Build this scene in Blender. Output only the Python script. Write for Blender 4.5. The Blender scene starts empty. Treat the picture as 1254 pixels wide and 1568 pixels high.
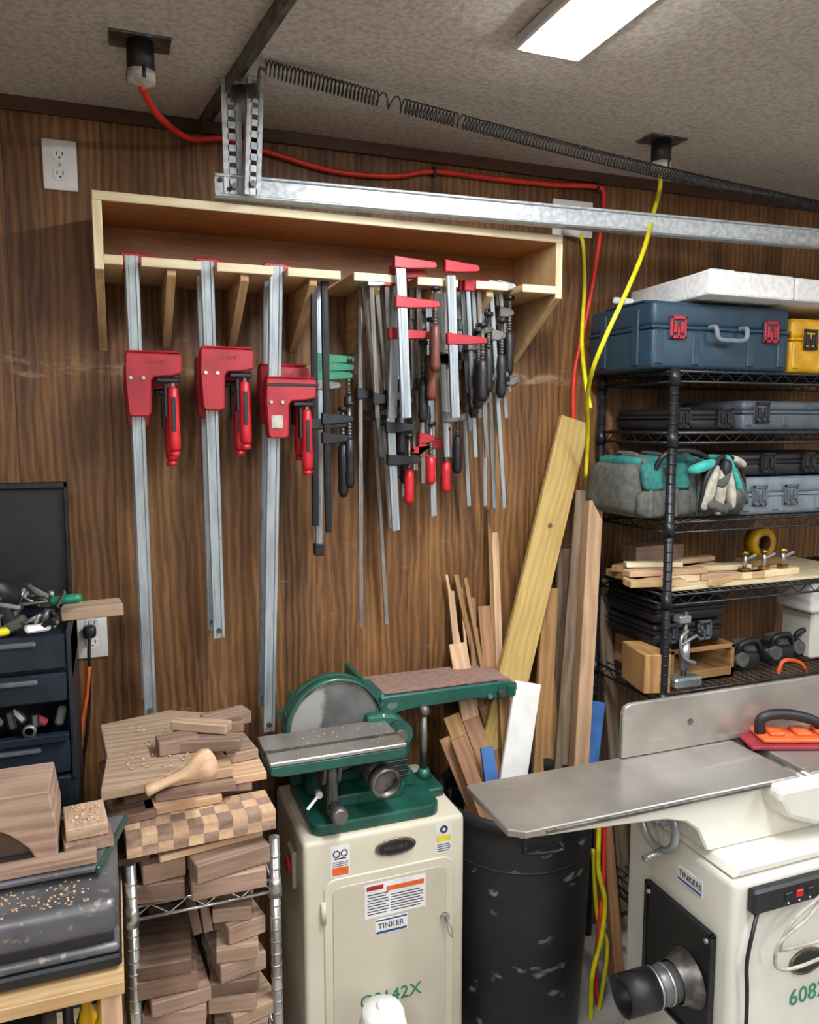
import bpy, bmesh, math, random
from mathutils import Vector, Matrix, Euler, noise
RN=random.Random(11)
V=Vector
ZC=1.6
# ---------------- camera & measured directions -----------------
YAW=math.radians(20.7); PIT=math.radians(6.37); FL=1200.0; CW=1254.0; CH=1568.0
Fw=V((math.sin(YAW)*math.cos(PIT),math.cos(YAW)*math.cos(PIT),-math.sin(PIT)))
Rt=V((math.cos(YAW),-math.sin(YAW),0)); Up=Rt.cross(Fw)
def ray(u,v): return Fw+Rt*((u-CW/2)/FL)+Up*((CH/2-v)/FL)
def PY(u,v,Y):
    d=ray(u,v); t=Y/d.y; return V((d.x*t,Y,d.z*t+ZC))
def PX(u,v,X):
    d=ray(u,v); t=X/d.x; return V((X,d.y*t,d.z*t+ZC))
def PZ(u,v,Z):
    d=ray(u,v); t=(Z-ZC)/d.z; return V((d.x*t,d.y*t,Z))
cam=bpy.data.cameras.new('camera'); co=bpy.data.objects.new('camera',cam)
bpy.context.scene.collection.objects.link(co)
cam.sensor_fit='VERTICAL'; cam.sensor_height=36; cam.lens=36*FL/CH; cam.clip_start=.02
co.matrix_world=Matrix(((Rt.x,Up.x,-Fw.x,0),(Rt.y,Up.y,-Fw.y,0),(Rt.z,Up.z,-Fw.z,ZC),(0,0,0,1)))
bpy.context.scene.camera=co

# ---------------- materials -----------------
def lin(c):
    if isinstance(c,str):
        c=[int(c[i:i+2],16)/255 for i in (0,2,4)]
    return tuple(((x/12.92) if x<=.04045 else ((x+.055)/1.055)**2.4) for x in c)+(1,)
def base(name):
    m=bpy.data.materials.new(name); m.use_nodes=True; nt=m.node_tree
    b=nt.nodes['Principled BSDF']; return m,nt,b
def N(nt,t,**k):
    n=nt.nodes.new(t)
    for a,b in k.items(): setattr(n,a,b)
    return n
def mathn(nt,op,a,b=None,c=None):
    n=N(nt,'ShaderNodeMath',operation=op)
    for i,x in enumerate((a,b,c)):
        if x is None: continue
        if isinstance(x,(int,float)): n.inputs[i].default_value=x
        else: nt.links.new(x,n.inputs[i])
    return n.outputs[0]
def lcnode(nt,scale=(1,1,1)):
    a=N(nt,'ShaderNodeAttribute',attribute_name='lc')
    m=N(nt,'ShaderNodeMapping'); m.inputs['Scale'].default_value=scale
    nt.links.new(a.outputs['Vector'],m.inputs['Vector']); return m.outputs[0]
def ramp(nt,fac,stops):
    r=N(nt,'ShaderNodeValToRGB'); e=r.color_ramp.elements
    while len(e)<len(stops): e.new(.5)
    for i,(p,c) in enumerate(stops):
        e[i].position=p; e[i].color=c if len(c)==4 else tuple(c)+(1,)
    nt.links.new(fac,r.inputs[0]); return r.outputs[0]
def tinted(nt,col,lo,hi):
    a=N(nt,'ShaderNodeAttribute',attribute_name='tint')
    mr=N(nt,'ShaderNodeMapRange'); mr.inputs['To Min'].default_value=lo; mr.inputs['To Max'].default_value=hi
    nt.links.new(a.outputs['Fac'],mr.inputs['Value'])
    h=N(nt,'ShaderNodeHueSaturation'); nt.links.new(mr.outputs[0],h.inputs['Value']); nt.links.new(col,h.inputs['Color'])
    return h.outputs[0]
def plain(name,c1,c2=None,rough=.5,metal=0,scale=25,bump=.0,lo=.9,hi=1.1,coat=0,rv=.15,scr=None,aniso=(1,1,1)):
    m,nt,b=base(name)
    if c2 is None: c2=tuple(x*.82 for x in lin(c1)[:3])+(1,)
    else: c2=lin(c2)
    n=N(nt,'ShaderNodeTexNoise'); n.inputs['Scale'].default_value=scale; n.inputs['Detail'].default_value=5
    nt.links.new(lcnode(nt,aniso),n.inputs['Vector'])
    col=ramp(nt,n.outputs[0],[(.38,c2),(.6,lin(c1))])
    if scr:
        n2=N(nt,'ShaderNodeTexNoise'); n2.inputs['Scale'].default_value=scr[1]; n2.inputs['Detail'].default_value=6
        nt.links.new(lcnode(nt,scr[2]),n2.inputs['Vector'])
        k=ramp(nt,n2.outputs[0],[(scr[3],(0,0,0,1)),(scr[3]+.05,(1,1,1,1))])
        mx=N(nt,'ShaderNodeMix',data_type='RGBA'); nt.links.new(mathn(nt,'MULTIPLY',k,scr[4]),mx.inputs[0]); nt.links.new(col,mx.inputs[6]); mx.inputs[7].default_value=lin(scr[0]); col=mx.outputs[2]
    nt.links.new(tinted(nt,col,lo,hi),b.inputs['Base Color'])
    b.inputs['Metallic'].default_value=metal
    r=mathn(nt,'MULTIPLY_ADD',n.outputs[0],rv,rough-rv/2); nt.links.new(r,b.inputs['Roughness'])
    if coat: b.inputs['Coat Weight'].default_value=coat
    if bump:
        bp=N(nt,'ShaderNodeBump'); bp.inputs['Strength'].default_value=bump; bp.inputs['Distance'].default_value=.002
        nt.links.new(n.outputs[0],bp.inputs['Height']); nt.links.new(bp.outputs[0],b.inputs['Normal'])
    return m
def wood(name,c1,c2,rough=.6,lo=.75,hi=1.2,s=1.0,sharp=.22,wv=.22):
    m,nt,b=base(name)
    w=N(nt,'ShaderNodeTexWave',wave_type='BANDS',bands_direction='Y'); w.inputs['Scale'].default_value=5*s
    w.inputs['Distortion'].default_value=9; w.inputs['Detail'].default_value=3; w.inputs['Detail Scale'].default_value=.8
    nt.links.new(lcnode(nt,(.7,2.6,1.6)),w.inputs['Vector'])
    n=N(nt,'ShaderNodeTexNoise'); n.inputs['Scale'].default_value=7*s; n.inputs['Detail'].default_value=8
    nt.links.new(lcnode(nt,(1.3,24,24)),n.inputs['Vector'])
    n2=N(nt,'ShaderNodeTexNoise'); n2.inputs['Scale'].default_value=9; n2.inputs['Detail'].default_value=4
    nt.links.new(lcnode(nt),n2.inputs['Vector'])
    f=mathn(nt,'ADD',mathn(nt,'ADD',mathn(nt,'MULTIPLY',w.outputs['Fac'],wv),mathn(nt,'MULTIPLY',n.outputs[0],.5)),mathn(nt,'MULTIPLY',n2.outputs[0],.5-wv+.0))
    col=ramp(nt,f,[(.5-sharp,lin(c2)),(.5+sharp,lin(c1))])
    nt.links.new(tinted(nt,col,lo,hi),b.inputs['Base Color']); b.inputs['Roughness'].default_value=rough
    bp=N(nt,'ShaderNodeBump'); bp.inputs['Strength'].default_value=.15; bp.inputs['Distance'].default_value=.001
    nt.links.new(n.outputs[0],bp.inputs['Height']); nt.links.new(bp.outputs[0],b.inputs['Normal'])
    return m
def emis(name,c,s):
    m,nt,b=base(name); b.inputs['Base Color'].default_value=lin(c)
    b.inputs['Emission Color'].default_value=lin(c); b.inputs['Emission Strength'].default_value=s; return m

M={}
M['ply']=wood('plywood','c9ab80','a98657',.55,.9,1.1)
M['plyedge']=wood('plywood_edge','e2d6b2','c4ae82',.6,.95,1.1)
M['plyback']=wood('plywood_face','a8713c','7c4c28',.5,.9,1.1)
M['tan']=wood('dusty_plank','b39b82','8b7058',.8,.9,1.1)
M['walnut']=wood('walnut','7d6350','4c382b',.75,.75,1.3)
M['walnut2']=wood('dusty_walnut','a58a76','725948',.85,.75,1.2)
M['maple']=wood('maple','cfae8b','ab8766',.65,.85,1.1)
M['pine']=wood('pine','c0a560','a1834a',.6,.9,1.1,1.2,wv=.16)
M['oak']=wood('oak','a8804f','7c5a34',.65,.8,1.2)
M['cherry']=wood('cherry','9c7350','785438',.65,.8,1.2)
M['oldwood']=wood('weathered_board','7c6a55','54432f',.8,.85,1.15)
M['sawn']=wood('sawn_edge','b0906f','8b6b4f',.75,.9,1.1)
M['steel']=plain('zinc_steel','b9bfc2','9aa0a4',.36,.7,18)
M['galv']=plain('galvanised_steel','c2c6c7','a2a8aa',.42,.55,70)
M['bar']=plain('clamp_bar_steel','bcc6ca','a4afb4',.30,.6,9,aniso=(1,6,6))
M['fbar']=plain('f_clamp_bar_steel','aaa49d','86807a',.36,.6,12,aniso=(1,6,6))
M['darksteel']=plain('dark_steel','7a766f','4e4a45',.42,.7,30)
M['iron']=plain('machined_iron','aeaaa1','97928a',.34,.6,5,scr=('c8c4ba',4,(1,9,9),.60,.4))
M['chrome']=plain('chrome_wire','c9c9c6','a5a5a2',.25,.85,20)
M['red']=plain('red_paint','a81e2a','931925',.42,0,20,scr=('6e1018',30,(1,1,1),.68,.5))
M['redhandle']=plain('red_handle_plastic','c01e28','a81a22',.4,0,20)
M['black']=plain('black_plastic','1b1b1e','141416',.5,0,30)
M['blackmetal']=plain('black_enamel','222427','17191b',.4,.2,30)
M['can']=plain('black_can_plastic','131315','1a1a1c',.5,0,7,.1,scr=('9a9a98',22,(1,1,.35),.645,.6))
M['blue']=plain('navy_case_plastic','26404f','213848',.5,0,30)
M['bluemetal']=plain('dark_blue_enamel','1c2731','151e28',.4,.1,25)
M['grey']=plain('grey_plastic','555d64','4a5158',.5,0,30)
M['lgrey']=plain('light_grey_plastic','78828a','69727a',.5,0,30)
M['dgrey']=plain('dark_grey_fabric','55564f','434540',.9,0,60,.3)
M['teal']=plain('teal_fabric','27706a','1c5853',.85,0,60,.2)
M['aqua']=plain('aqua_fabric','3aa79c','2a8a80',.85,0,60,.2)
M['cream']=plain('cream_fabric','b8b3a4','9a9588',.9,0,50,.2)
M['green']=plain('green_machine_paint','1c5849','16463a',.4,.1,12,coat=.2,scr=('a8a294',16,(1,1,1),.68,.3))
M['greenc']=plain('green_clamp_paint','1c7a58','166246',.4,0,20)
M['beige']=plain('beige_machine_paint','cdc6b0','c3bca6',.42,0,4,coat=.15)
M['jwhite']=plain('white_machine_paint','d9d7cb','cfccbe',.4,0,6,coat=.2)
M['white']=plain('white_plastic','e4e2dc','dad8d2',.45,0,20)
M['foam']=plain('styrofoam','e6e6e2','d5d5d1',.8,0,90,.2)
M['yellow']=plain('yellow_plastic','d9a412','bf8e0c',.45,0,20)
M['ycord']=plain('yellow_cord','d6cc17','b8ae10',.45,0,20)
M['rcord']=plain('red_cord','e23424','c42a1c',.45,0,20)
M['ocord']=plain('orange_cord','d25a26','b04a1e',.5,0,20)
M['orange']=plain('orange_plastic','e0602a','c24e20',.4,0,20)
M['maroon']=plain('red_foam_base','8e2430','741c28',.7,0,20)
M['belt']=plain('sanding_belt','8d7064','7a6054',.9,0,70,.3)
M['disc']=plain('sanding_disc','5c5c59','454543',.85,0,10,.2,scr=('a0a09a',6,(1,1,1),.53,.6))
M['bluepaint']=plain('blue_painted_wood','3a6aa8','2f578a',.6,0,20)
M['brass']=plain('brass','b8934a','8f6d30',.35,.9,20)
M['label']=plain('label_white','e8e8e6','dadad8',.5,0,20)
M['ink']=plain('label_ink','3a3c44','2c2e34',.5)
M['inkblue']=plain('label_blue','2a4c9a','243f80',.5)
M['inkorange']=plain('label_orange','e06a28','cc5a1e',.5)
M['inkgreen']=plain('label_green','2a8060','226a50',.5)
M['inky']=plain('label_yellow','e0d030','ccbc28',.5)
M['badge']=plain('badge_metal','7a7064','504840',.4,.7,60)
M['handlewood']=wood('dark_handle_wood','7a4434','4d261c',.45,.9,1.1)
M['sawdust']=plain('sawdust','c9ab88','a98a68',.95,0,90,.4)
M['dustygrey']=plain('dusty_cast_metal','77777a','5a5a5c',.4,.5,5,scr=('a8957c',60,(1,1,1),.60,.6))
M['led']=emis('led_diffuser','f8faff',98)

# wall panelling
def wallmat():
    m,nt,b=base('wood_panelling')
    a=N(nt,'ShaderNodeAttribute',attribute_name='lc'); s=N(nt,'ShaderNodeSeparateXYZ'); nt.links.new(a.outputs['Vector'],s.inputs[0])
    X=s.outputs[0]; Z=s.outputs[2]
    idx=mathn(nt,'FLOOR',mathn(nt,'DIVIDE',X,.203))
    off=mathn(nt,'MULTIPLY',mathn(nt,'FRACT',mathn(nt,'MULTIPLY',mathn(nt,'SINE',mathn(nt,'MULTIPLY',idx,12.9)),437.5)),7.0)
    zz=mathn(nt,'ADD',Z,off)
    cv=N(nt,'ShaderNodeCombineXYZ'); nt.links.new(X,cv.inputs[0]); nt.links.new(mathn(nt,'MULTIPLY',off,3.),cv.inputs[1]); nt.links.new(zz,cv.inputs[2])
    mp=N(nt,'ShaderNodeMapping'); mp.inputs['Scale'].default_value=(2.6,1,.5); nt.links.new(cv.outputs[0],mp.inputs[0])
    w=N(nt,'ShaderNodeTexWave',wave_type='BANDS',bands_direction='X'); w.inputs['Scale'].default_value=6
    w.inputs['Distortion'].default_value=14; w.inputs['Detail'].default_value=4; w.inputs['Detail Scale'].default_value=.6; w.inputs['Detail Roughness'].default_value=.6
    nt.links.new(mp.outputs[0],w.inputs['Vector'])
    mp2=N(nt,'ShaderNodeMapping'); mp2.inputs['Scale'].default_value=(80,1,3.0); nt.links.new(cv.outputs[0],mp2.inputs[0])
    n=N(nt,'ShaderNodeTexNoise'); n.inputs['Scale'].default_value=2.2; n.inputs['Detail'].default_value=8; n.inputs['Roughness'].default_value=.65; nt.links.new(mp2.outputs[0],n.inputs['Vector'])
    n3=N(nt,'ShaderNodeTexNoise'); n3.inputs['Scale'].default_value=3.4; n3.inputs['Detail'].default_value=5; nt.links.new(mp.outputs[0],n3.inputs['Vector'])
    f=mathn(nt,'ADD',mathn(nt,'MULTIPLY',w.outputs['Fac'],.12),mathn(nt,'ADD',mathn(nt,'MULTIPLY',n.outputs[0],.34),mathn(nt,'MULTIPLY',n3.outputs[0],.54)))
    col=ramp(nt,f,[(.33,lin('3f2a19')),(.5,lin('6e4b2b')),(.68,lin('946c40'))])
    vo=N(nt,'ShaderNodeTexVoronoi'); vo.inputs['Scale'].default_value=1.0
    mp3=N(nt,'ShaderNodeMapping'); mp3.inputs['Scale'].default_value=(5.0,1,2.2); nt.links.new(cv.outputs[0],mp3.inputs[0])
    wn=N(nt,'ShaderNodeMix',data_type='RGBA'); wn.inputs[0].default_value=.10; nt.links.new(mp3.outputs[0],wn.inputs[6]); nt.links.new(n3.outputs['Color'],wn.inputs[7])
    nt.links.new(wn.outputs[2],vo.inputs['Vector'])
    kn=ramp(nt,vo.outputs['Distance'],[(.02,(1,1,1,1)),(.16,(0,0,0,1))])
    mx=N(nt,'ShaderNodeMix',data_type='RGBA'); nt.links.new(mathn(nt,'MULTIPLY',kn,.6),mx.inputs[0]); nt.links.new(col,mx.inputs[6]); mx.inputs[7].default_value=lin('33200f')
    fr=mathn(nt,'FRACT',mathn(nt,'DIVIDE',X,.203)); g=mathn(nt,'LESS_THAN',fr,.012)
    mx2=N(nt,'ShaderNodeMix',data_type='RGBA'); nt.links.new(mathn(nt,'MULTIPLY',g,.55),mx2.inputs[0]); nt.links.new(mx.outputs[2],mx2.inputs[6]); mx2.inputs[7].default_value=lin('2a190d')
    sn=N(nt,'ShaderNodeTexNoise'); sn.inputs['Scale'].default_value=9; sn.inputs['Detail'].default_value=8; sn.inputs['Roughness'].default_value=.7
    mp4=N(nt,'ShaderNodeMapping'); mp4.inputs['Scale'].default_value=(1,1,3); nt.links.new(a.outputs['Vector'],mp4.inputs[0]); nt.links.new(mp4.outputs[0],sn.inputs['Vector'])
    band=mathn(nt,'SUBTRACT',1.0,mathn(nt,'MINIMUM',1.0,mathn(nt,'MULTIPLY',mathn(nt,'ABSOLUTE',mathn(nt,'SUBTRACT',Z,1.735)),24)))
    sm=ramp(nt,mathn(nt,'ADD',sn.outputs[0],mathn(nt,'MULTIPLY',band,.16)),[(.62,(0,0,0,1)),(.74,(1,1,1,1))])
    mx3=N(nt,'ShaderNodeMix',data_type='RGBA'); nt.links.new(mathn(nt,'MULTIPLY',sm,.55),mx3.inputs[0]); nt.links.new(mx2.outputs[2],mx3.inputs[6]); mx3.inputs[7].default_value=lin('a89072')
    nt.links.new(mx3.outputs[2],b.inputs['Base Color']); b.inputs['Roughness'].default_value=.5
    b.inputs['Specular IOR Level'].default_value=.35
    bp=N(nt,'ShaderNodeBump'); bp.inputs['Strength'].default_value=.3; bp.inputs['Distance'].default_value=.002
    nt.links.new(mathn(nt,'SUBTRACT',n.outputs[0],g),bp.inputs['Height']); nt.links.new(bp.outputs[0],b.inputs['Normal'])
    return m
M['wall']=wallmat()
M['trim']=wood('dark_trim_wood','55321f','38200f',.5)
def ceilmat():
    m,nt,b=base('textured_ceiling')
    n=N(nt,'ShaderNodeTexNoise'); n.inputs['Scale'].default_value=85; n.inputs['Detail'].default_value=4; nt.links.new(lcnode(nt),n.inputs['Vector'])
    col=ramp(nt,n.outputs[0],[(.35,lin('aca498')),(.6,lin('c8c0b5'))]); nt.links.new(col,b.inputs['Base Color']); b.inputs['Roughness'].default_value=.9
    bp=N(nt,'ShaderNodeBump'); bp.inputs['Strength'].default_value=.6; bp.inputs['Distance'].default_value=.004
    nt.links.new(n.outputs[0],bp.inputs['Height']); nt.links.new(bp.outputs[0],b.inputs['Normal']); return m
M['ceil']=ceilmat()
M['floor']=plain('concrete','a8a49e','8b8781',.7,0,5,.2)
M['drywall']=plain('painted_wall','d8d2c6','ccc6ba',.8,0,4)

# ---------------- mesh builder -----------------
class Obj:
    def __init__(s,name):
        s.name=name; s.v=[]; s.f=[]; s.mi=[]; s.lc=[]; s.t=[]; s.sm=[]; s.mats=[]
    def add(s,verts,faces,mat,T=None,smooth=False,grain=0,tint=None,world=False,smf=None):
        if isinstance(mat,str): mat=M[mat]
        if mat not in s.mats: s.mats.append(mat)
        k=s.mats.index(mat); o=len(s.v); off=V((RN.uniform(0,9),RN.uniform(0,9),RN.uniform(0,9)))
        if world: off=V((0,0,0))
        tt=RN.random() if tint is None else tint
        for p in verts:
            p=V(p); w=T@p if T is not None else p
            s.v.append(w); q=(p.x,p.y,p.z)
            q=V((q[grain],q[(grain+1)%3],q[(grain+2)%3])) if not world else p
            s.lc.append(q+off); s.t.append(tt)
        for i,f in enumerate(faces):
            s.f.append([a+o for a in f]); s.mi.append(k); s.sm.append(smf[i] if smf else smooth)
    def box(s,c,size,mat,rot=(0,0,0),bev=.0015,grain=None,seg=1,T=None,tint=None,world=False):
        sx,sy,sz=size; bm=bmesh.new(); bmesh.ops.create_cube(bm,size=1)
        for v in bm.verts: v.co=V((v.co.x*sx,v.co.y*sy,v.co.z*sz))
        bev=min(bev,min(size)*.45)
        if bev>0: bmesh.ops.bevel(bm,geom=bm.edges[:],offset=bev,segments=seg,affect='EDGES',profile=.5)
        vs=[v.co.copy() for v in bm.verts]; fs=[[v.index for v in f.verts] for f in bm.faces]; bm.free()
        if grain is None: grain=max(range(3),key=lambda i:size[i])
        TT=Matrix.Translation(V(c))@Euler(rot).to_matrix().to_4x4()
        if T is not None: TT=T@TT
        if world: vs=[TT@v for v in vs]; TT=None
        s.add(vs,fs,mat,TT,smooth=seg>1,grain=grain,tint=tint,world=world)
    def bb(s,a,b,mat,**k):
        a=V(a); b=V(b); s.box((a+b)/2,(abs(b.x-a.x),abs(b.y-a.y),abs(b.z-a.z)),mat,**k)
    def beam(s,p0,p1,w,h,mat,side=(1,0,0),bev=.001,**k):
        p0=V(p0);p1=V(p1);d=(p1-p0); L=d.length; d.normalize(); sd=V(side); sd=(sd-d*sd.dot(d))
        if sd.length<1e-4: sd=d.orthogonal()
        sd.normalize(); n=d.cross(sd)
        c=(p0+p1)/2
        T=Matrix(((d.x,sd.x,n.x,c.x),(d.y,sd.y,n.y,c.y),(d.z,sd.z,n.z,c.z),(0,0,0,1)))
        s.box((0,0,0),(L,w,h),mat,bev=bev,grain=0,T=T,**k)
    def lathe(s,p0,p1,prof,mat,n=20,tint=None,caps=True):
        p0=V(p0);p1=V(p1);d=(p1-p0); L=d.length; d.normalize()
        a=V((0,0,1)) if abs(d.z)<.9 else V((1,0,0)); x=a.cross(d).normalized(); y=d.cross(x)
        T=Matrix(((x.x,y.x,d.x,p0.x),(x.y,y.y,d.y,p0.y),(x.z,y.z,d.z,p0.z),(0,0,0,1)))
        vs=[];fs=[];sm=[]
        for r,h in prof:
            for i in range(n):
                q=2*math.pi*i/n; vs.append((r*math.cos(q),r*math.sin(q),h*L))
        for j in range(len(prof)-1):
            for i in range(n):
                fs.append([j*n+i,j*n+(i+1)%n,(j+1)*n+(i+1)%n,(j+1)*n+i]); sm.append(True)
        if caps:
            fs.append(list(range(n))[::-1]); sm.append(False); fs.append([(len(prof)-1)*n+i for i in range(n)]); sm.append(False)
        s.add(vs,fs,mat,T,grain=2,tint=tint,smf=sm)
    def cyl(s,p0,p1,r,mat,r1=None,n=16,**k):
        r1=r if r1 is None else r1; s.lathe(p0,p1,[(r,0),(r1,1)],mat,n=n,**k)
    def ring(s,p0,p1,ro,ri,mat,n=28):
        s.lathe(p0,p1,[(ri,0),(ro,0),(ro,1),(ri,1),(ri,0)],mat,n=n,caps=False)
    def tube(s,pts,r,mat,n=8,smooth=6,closed=False):
        pts=[V(p) for p in pts]
        if smooth>1 and len(pts)>2:
            out=[]; m=len(pts)
            for i in range(m-1 if not closed else m):
                if closed: a,b,c,d=pts[(i-1)%m],pts[i],pts[(i+1)%m],pts[(i+2)%m]
                else: a,b,c,d=pts[max(i-1,0)],pts[i],pts[i+1],pts[min(i+2,m-1)]
                for k in range(smooth):
                    t=k/smooth
                    out.append(.5*((2*b)+(c-a)*t+(2*a-5*b+4*c-d)*t*t+(3*b-a-3*c+d)*t**3))
            if not closed: out.append(pts[-1])
            pts=out
        vs=[];fs=[];m=len(pts); nrm=None
        for i,p in enumerate(pts):
            d=(pts[(i+1)%m]-pts[i-1]) if closed else (pts[min(i+1,m-1)]-pts[max(i-1,0)])
            if d.length<1e-9: d=V((0,0,1))
            d.normalize()
            if nrm is None: nrm=d.orthogonal().normalized()
            nrm=(nrm-d*nrm.dot(d)).normalized(); b=d.cross(nrm)
            for k in range(n):
                q=2*math.pi*k/n; vs.append(p+nrm*(r*math.cos(q))+b*(r*math.sin(q)))
        for i in range(m if closed else m-1):
            for k in range(n):
                j=(i+1)%m; fs.append([i*n+k,i*n+(k+1)%n,j*n+(k+1)%n,j*n+k])
        if not closed: fs.append(list(range(n))[::-1]); fs.append([(m-1)*n+k for k in range(n)])
        s.add(vs,fs,mat,smooth=True)
    def prism(s,poly,th,mat,T,bev=.001,seg=1,grain=0,tint=None,smooth=False):
        bm=bmesh.new(); vs=[bm.verts.new((x,y,-th/2)) for x,y in poly]; f=bm.faces.new(vs)
        r=bmesh.ops.extrude_face_region(bm,geom=[f]); 
        for e in r['geom']:
            if isinstance(e,bmesh.types.BMVert): e.co.z+=th
        bmesh.ops.recalc_face_normals(bm,faces=bm.faces[:])
        if bev>0: bmesh.ops.bevel(bm,geom=bm.edges[:],offset=bev,segments=seg,affect='EDGES',profile=.5,clamp_overlap=True)
        bm.verts.index_update()
        a=[v.co.copy() for v in bm.verts]; fs=[[v.index for v in f.verts] for f in bm.faces]; bm.free()
        s.add(a,fs,mat,T,grain=grain,tint=tint,smooth=smooth)
    def blob(s,c,size,mat,e=.5,rot=(0,0,0),amp=0,fr=8,n=28,T=None,shear=None):
        vs=[];fs=[];m=n//2; seed=V((RN.random()*9,RN.random()*9,0))
        pw=lambda x,p:math.copysign(abs(x)**p,x)
        for j in range(m+1):
            ph=-math.pi/2+math.pi*j/m
            for i in range(n):
                th=2*math.pi*i/n
                p=V((pw(math.cos(ph),e)*pw(math.cos(th),e),pw(math.cos(ph),e)*pw(math.sin(th),e),pw(math.sin(ph),e)))
                q=V((p.x*size[0]/2,p.y*size[1]/2,p.z*size[2]/2))
                if amp: q*=1+amp*noise.noise(q*fr+seed)
                if shear: q.y*=1-shear*(q.z/size[2]+.5)
                vs.append(q)
        for j in range(m):
            for i in range(n): fs.append([j*n+i,j*n+(i+1)%n,(j+1)*n+(i+1)%n,(j+1)*n+i])
        TT=Matrix.Translation(V(c))@Euler(rot).to_matrix().to_4x4()
        s.add(vs,fs,mat,TT,smooth=True)
    def text(s,txt,T,size,mat,ext=.0004):
        cu=bpy.data.curves.new('t','FONT'); cu.body=txt; cu.size=size; cu.extrude=ext; cu.resolution_u=3
        ob=bpy.data.objects.new('t',cu); bpy.context.scene.collection.objects.link(ob)
        bpy.context.view_layer.update()
        me=bpy.data.meshes.new_from_object(ob.evaluated_get(bpy.context.evaluated_depsgraph_get()))
        s.add([v.co.copy() for v in me.vertices],[list(p.vertices) for p in me.polygons],mat,T)
        bpy.data.objects.remove(ob); bpy.data.curves.remove(cu); bpy.data.meshes.remove(me)
    def done(s):
        lo=V([min(p[i] for p in s.v) for i in range(3)]); hi=V([max(p[i] for p in s.v) for i in range(3)])
        c=V(((lo.x+hi.x)/2,(lo.y+hi.y)/2,lo.z))
        me=bpy.data.meshes.new(s.name); me.from_pydata([p-c for p in s.v],[],s.f)
        for m in s.mats: me.materials.append(m)
        me.polygons.foreach_set('material_index',s.mi); me.polygons.foreach_set('use_smooth',s.sm)
        a=me.attributes.new('lc','FLOAT_VECTOR','POINT'); a.data.foreach_set('vector',[x for p in s.lc for x in p])
        a=me.attributes.new('tint','FLOAT','POINT'); a.data.foreach_set('value',s.t)
        me.update(); ob=bpy.data.objects.new(s.name,me); ob.location=c
        bpy.context.scene.collection.objects.link(ob); return ob
def TXZ(c,rz=0):
    m=Matrix(((1,0,0,0),(0,0,-1,0),(0,1,0,0),(0,0,0,1)))
    return Matrix.Translation(V(c))@Matrix.Rotation(rz,4,'Z')@m
def TYZ(c):
    return Matrix.Translation(V(c))@Matrix(((0,0,1,0),(1,0,0,0),(0,1,0,0),(0,0,0,1)))
def rrect(x0,y0,x1,y1,r,n=5):
    P=[]
    for cx,cy,a in ((x1-r,y1-r,0),(x0+r,y1-r,90),(x0+r,y0+r,180),(x1-r,y0+r,270)):
        for i in range(n+1):
            q=math.radians(a+90*i/n); P.append((cx+r*math.cos(q),cy+r*math.sin(q)))
    return P

CEIL=ZC+.715; WY=2.0
# ---------------- room -----------------
def slab(name,a,b,mat):
    o=Obj(name); o.bb(a,b,mat,bev=0,world=True); return o.done()
slab('floor',(-2,-3,-.1),(4,2.1,0),'floor')
slab('ceiling',(-2,-3,CEIL),(4,2.1,CEIL+.1),'ceil')
slab('wall_back',(-2,WY,0),(4,WY+.1,CEIL),'wall')
slab('wall_left',(-2.1,-3,0),(-2,2.1,CEIL),'wall')
slab('wall_right',(4,-3,0),(4.1,2.1,CEIL),'drywall')
slab('wall_front',(-2,-3.1,0),(4,-3,CEIL),'drywall')
o=Obj('trim_1'); o.bb((-1.99,WY-.012,CEIL-.03),(3.99,WY,CEIL),'trim'); o.done()
o=Obj('trim_2'); a=PZ(1088,-5,CEIL-.001); b=PZ(1262,138,CEIL-.001); b=a+(b-a)*2; o.beam(a,V((b.x,min(b.y,1.98),b.z)),.005,.002,'ceil',side=(1,0,0)); o.done()
def fixture(x,y0,y1):
    o=Obj('led_shop_light')
    o.bb((x-.07,y0,CEIL-.026),(x+.07,y1,CEIL),'white',bev=.004)
    o.bb((x-.060,y0+.012,CEIL-.031),(x+.060,y1-.012,CEIL-.0255),'led',bev=.002)
    o.done()
fixture(.795,.14,1.37); fixture(-.6,-1.3,-.1); fixture(2.3,-.9,.3); fixture(.8,-2.4,-1.2)

# ---------------- clamp rack -----------------
o=Obj('clamp_rack')
x0,x1,yf,zb,zt=-.02,1.077,1.762,1.925,2.07; t=.018; yb=WY-.002
o.bb((x0,yf,zt-t),(x1,yb,zt),'ply'); o.bb((x0+t,yb-.012,zb),(x1-t,yb,zt-t),'plyback',grain=0)
o.bb((x0+t,yf+.004,zt-t-.001),(x1-t,yb-.012,zt-t),'plyback',grain=0)
o.bb((x0,yf-.001,zt-t),(x1,yf+.004,zt+.0005),'plyedge')
prof=[(yf,zt-t),(yf,zb-.01),(yf+.03,zb-.025),(yb,1.77),(yb,zt-t)]
for x in (x0+t/2,x1-t/2):
    o.prism([(a,b) for a,b in prof],t,'ply',TYZ((x,0,0)),bev=.001,grain=1)
    o.bb((x-t/2-.0005,yf-.0015,zb-.01),(x+t/2+.0005,yf+.003,zt-t),'plyedge')
fingers=[(x0+t,.035),(.07,.192),(.224,.346),(.377,.499),(.53,.646),(.686,.79),(.838,.925),(.965,x1-t)]
zf=zb+.02
for a,b in fingers:
    o.bb((a,yf,zf-t),(b,yb-.012,zf),'ply',grain=1); o.bb((a,yf-.002,zf-t-.0005),(b,yf+.004,zf+.0005),'plyedge')
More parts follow.
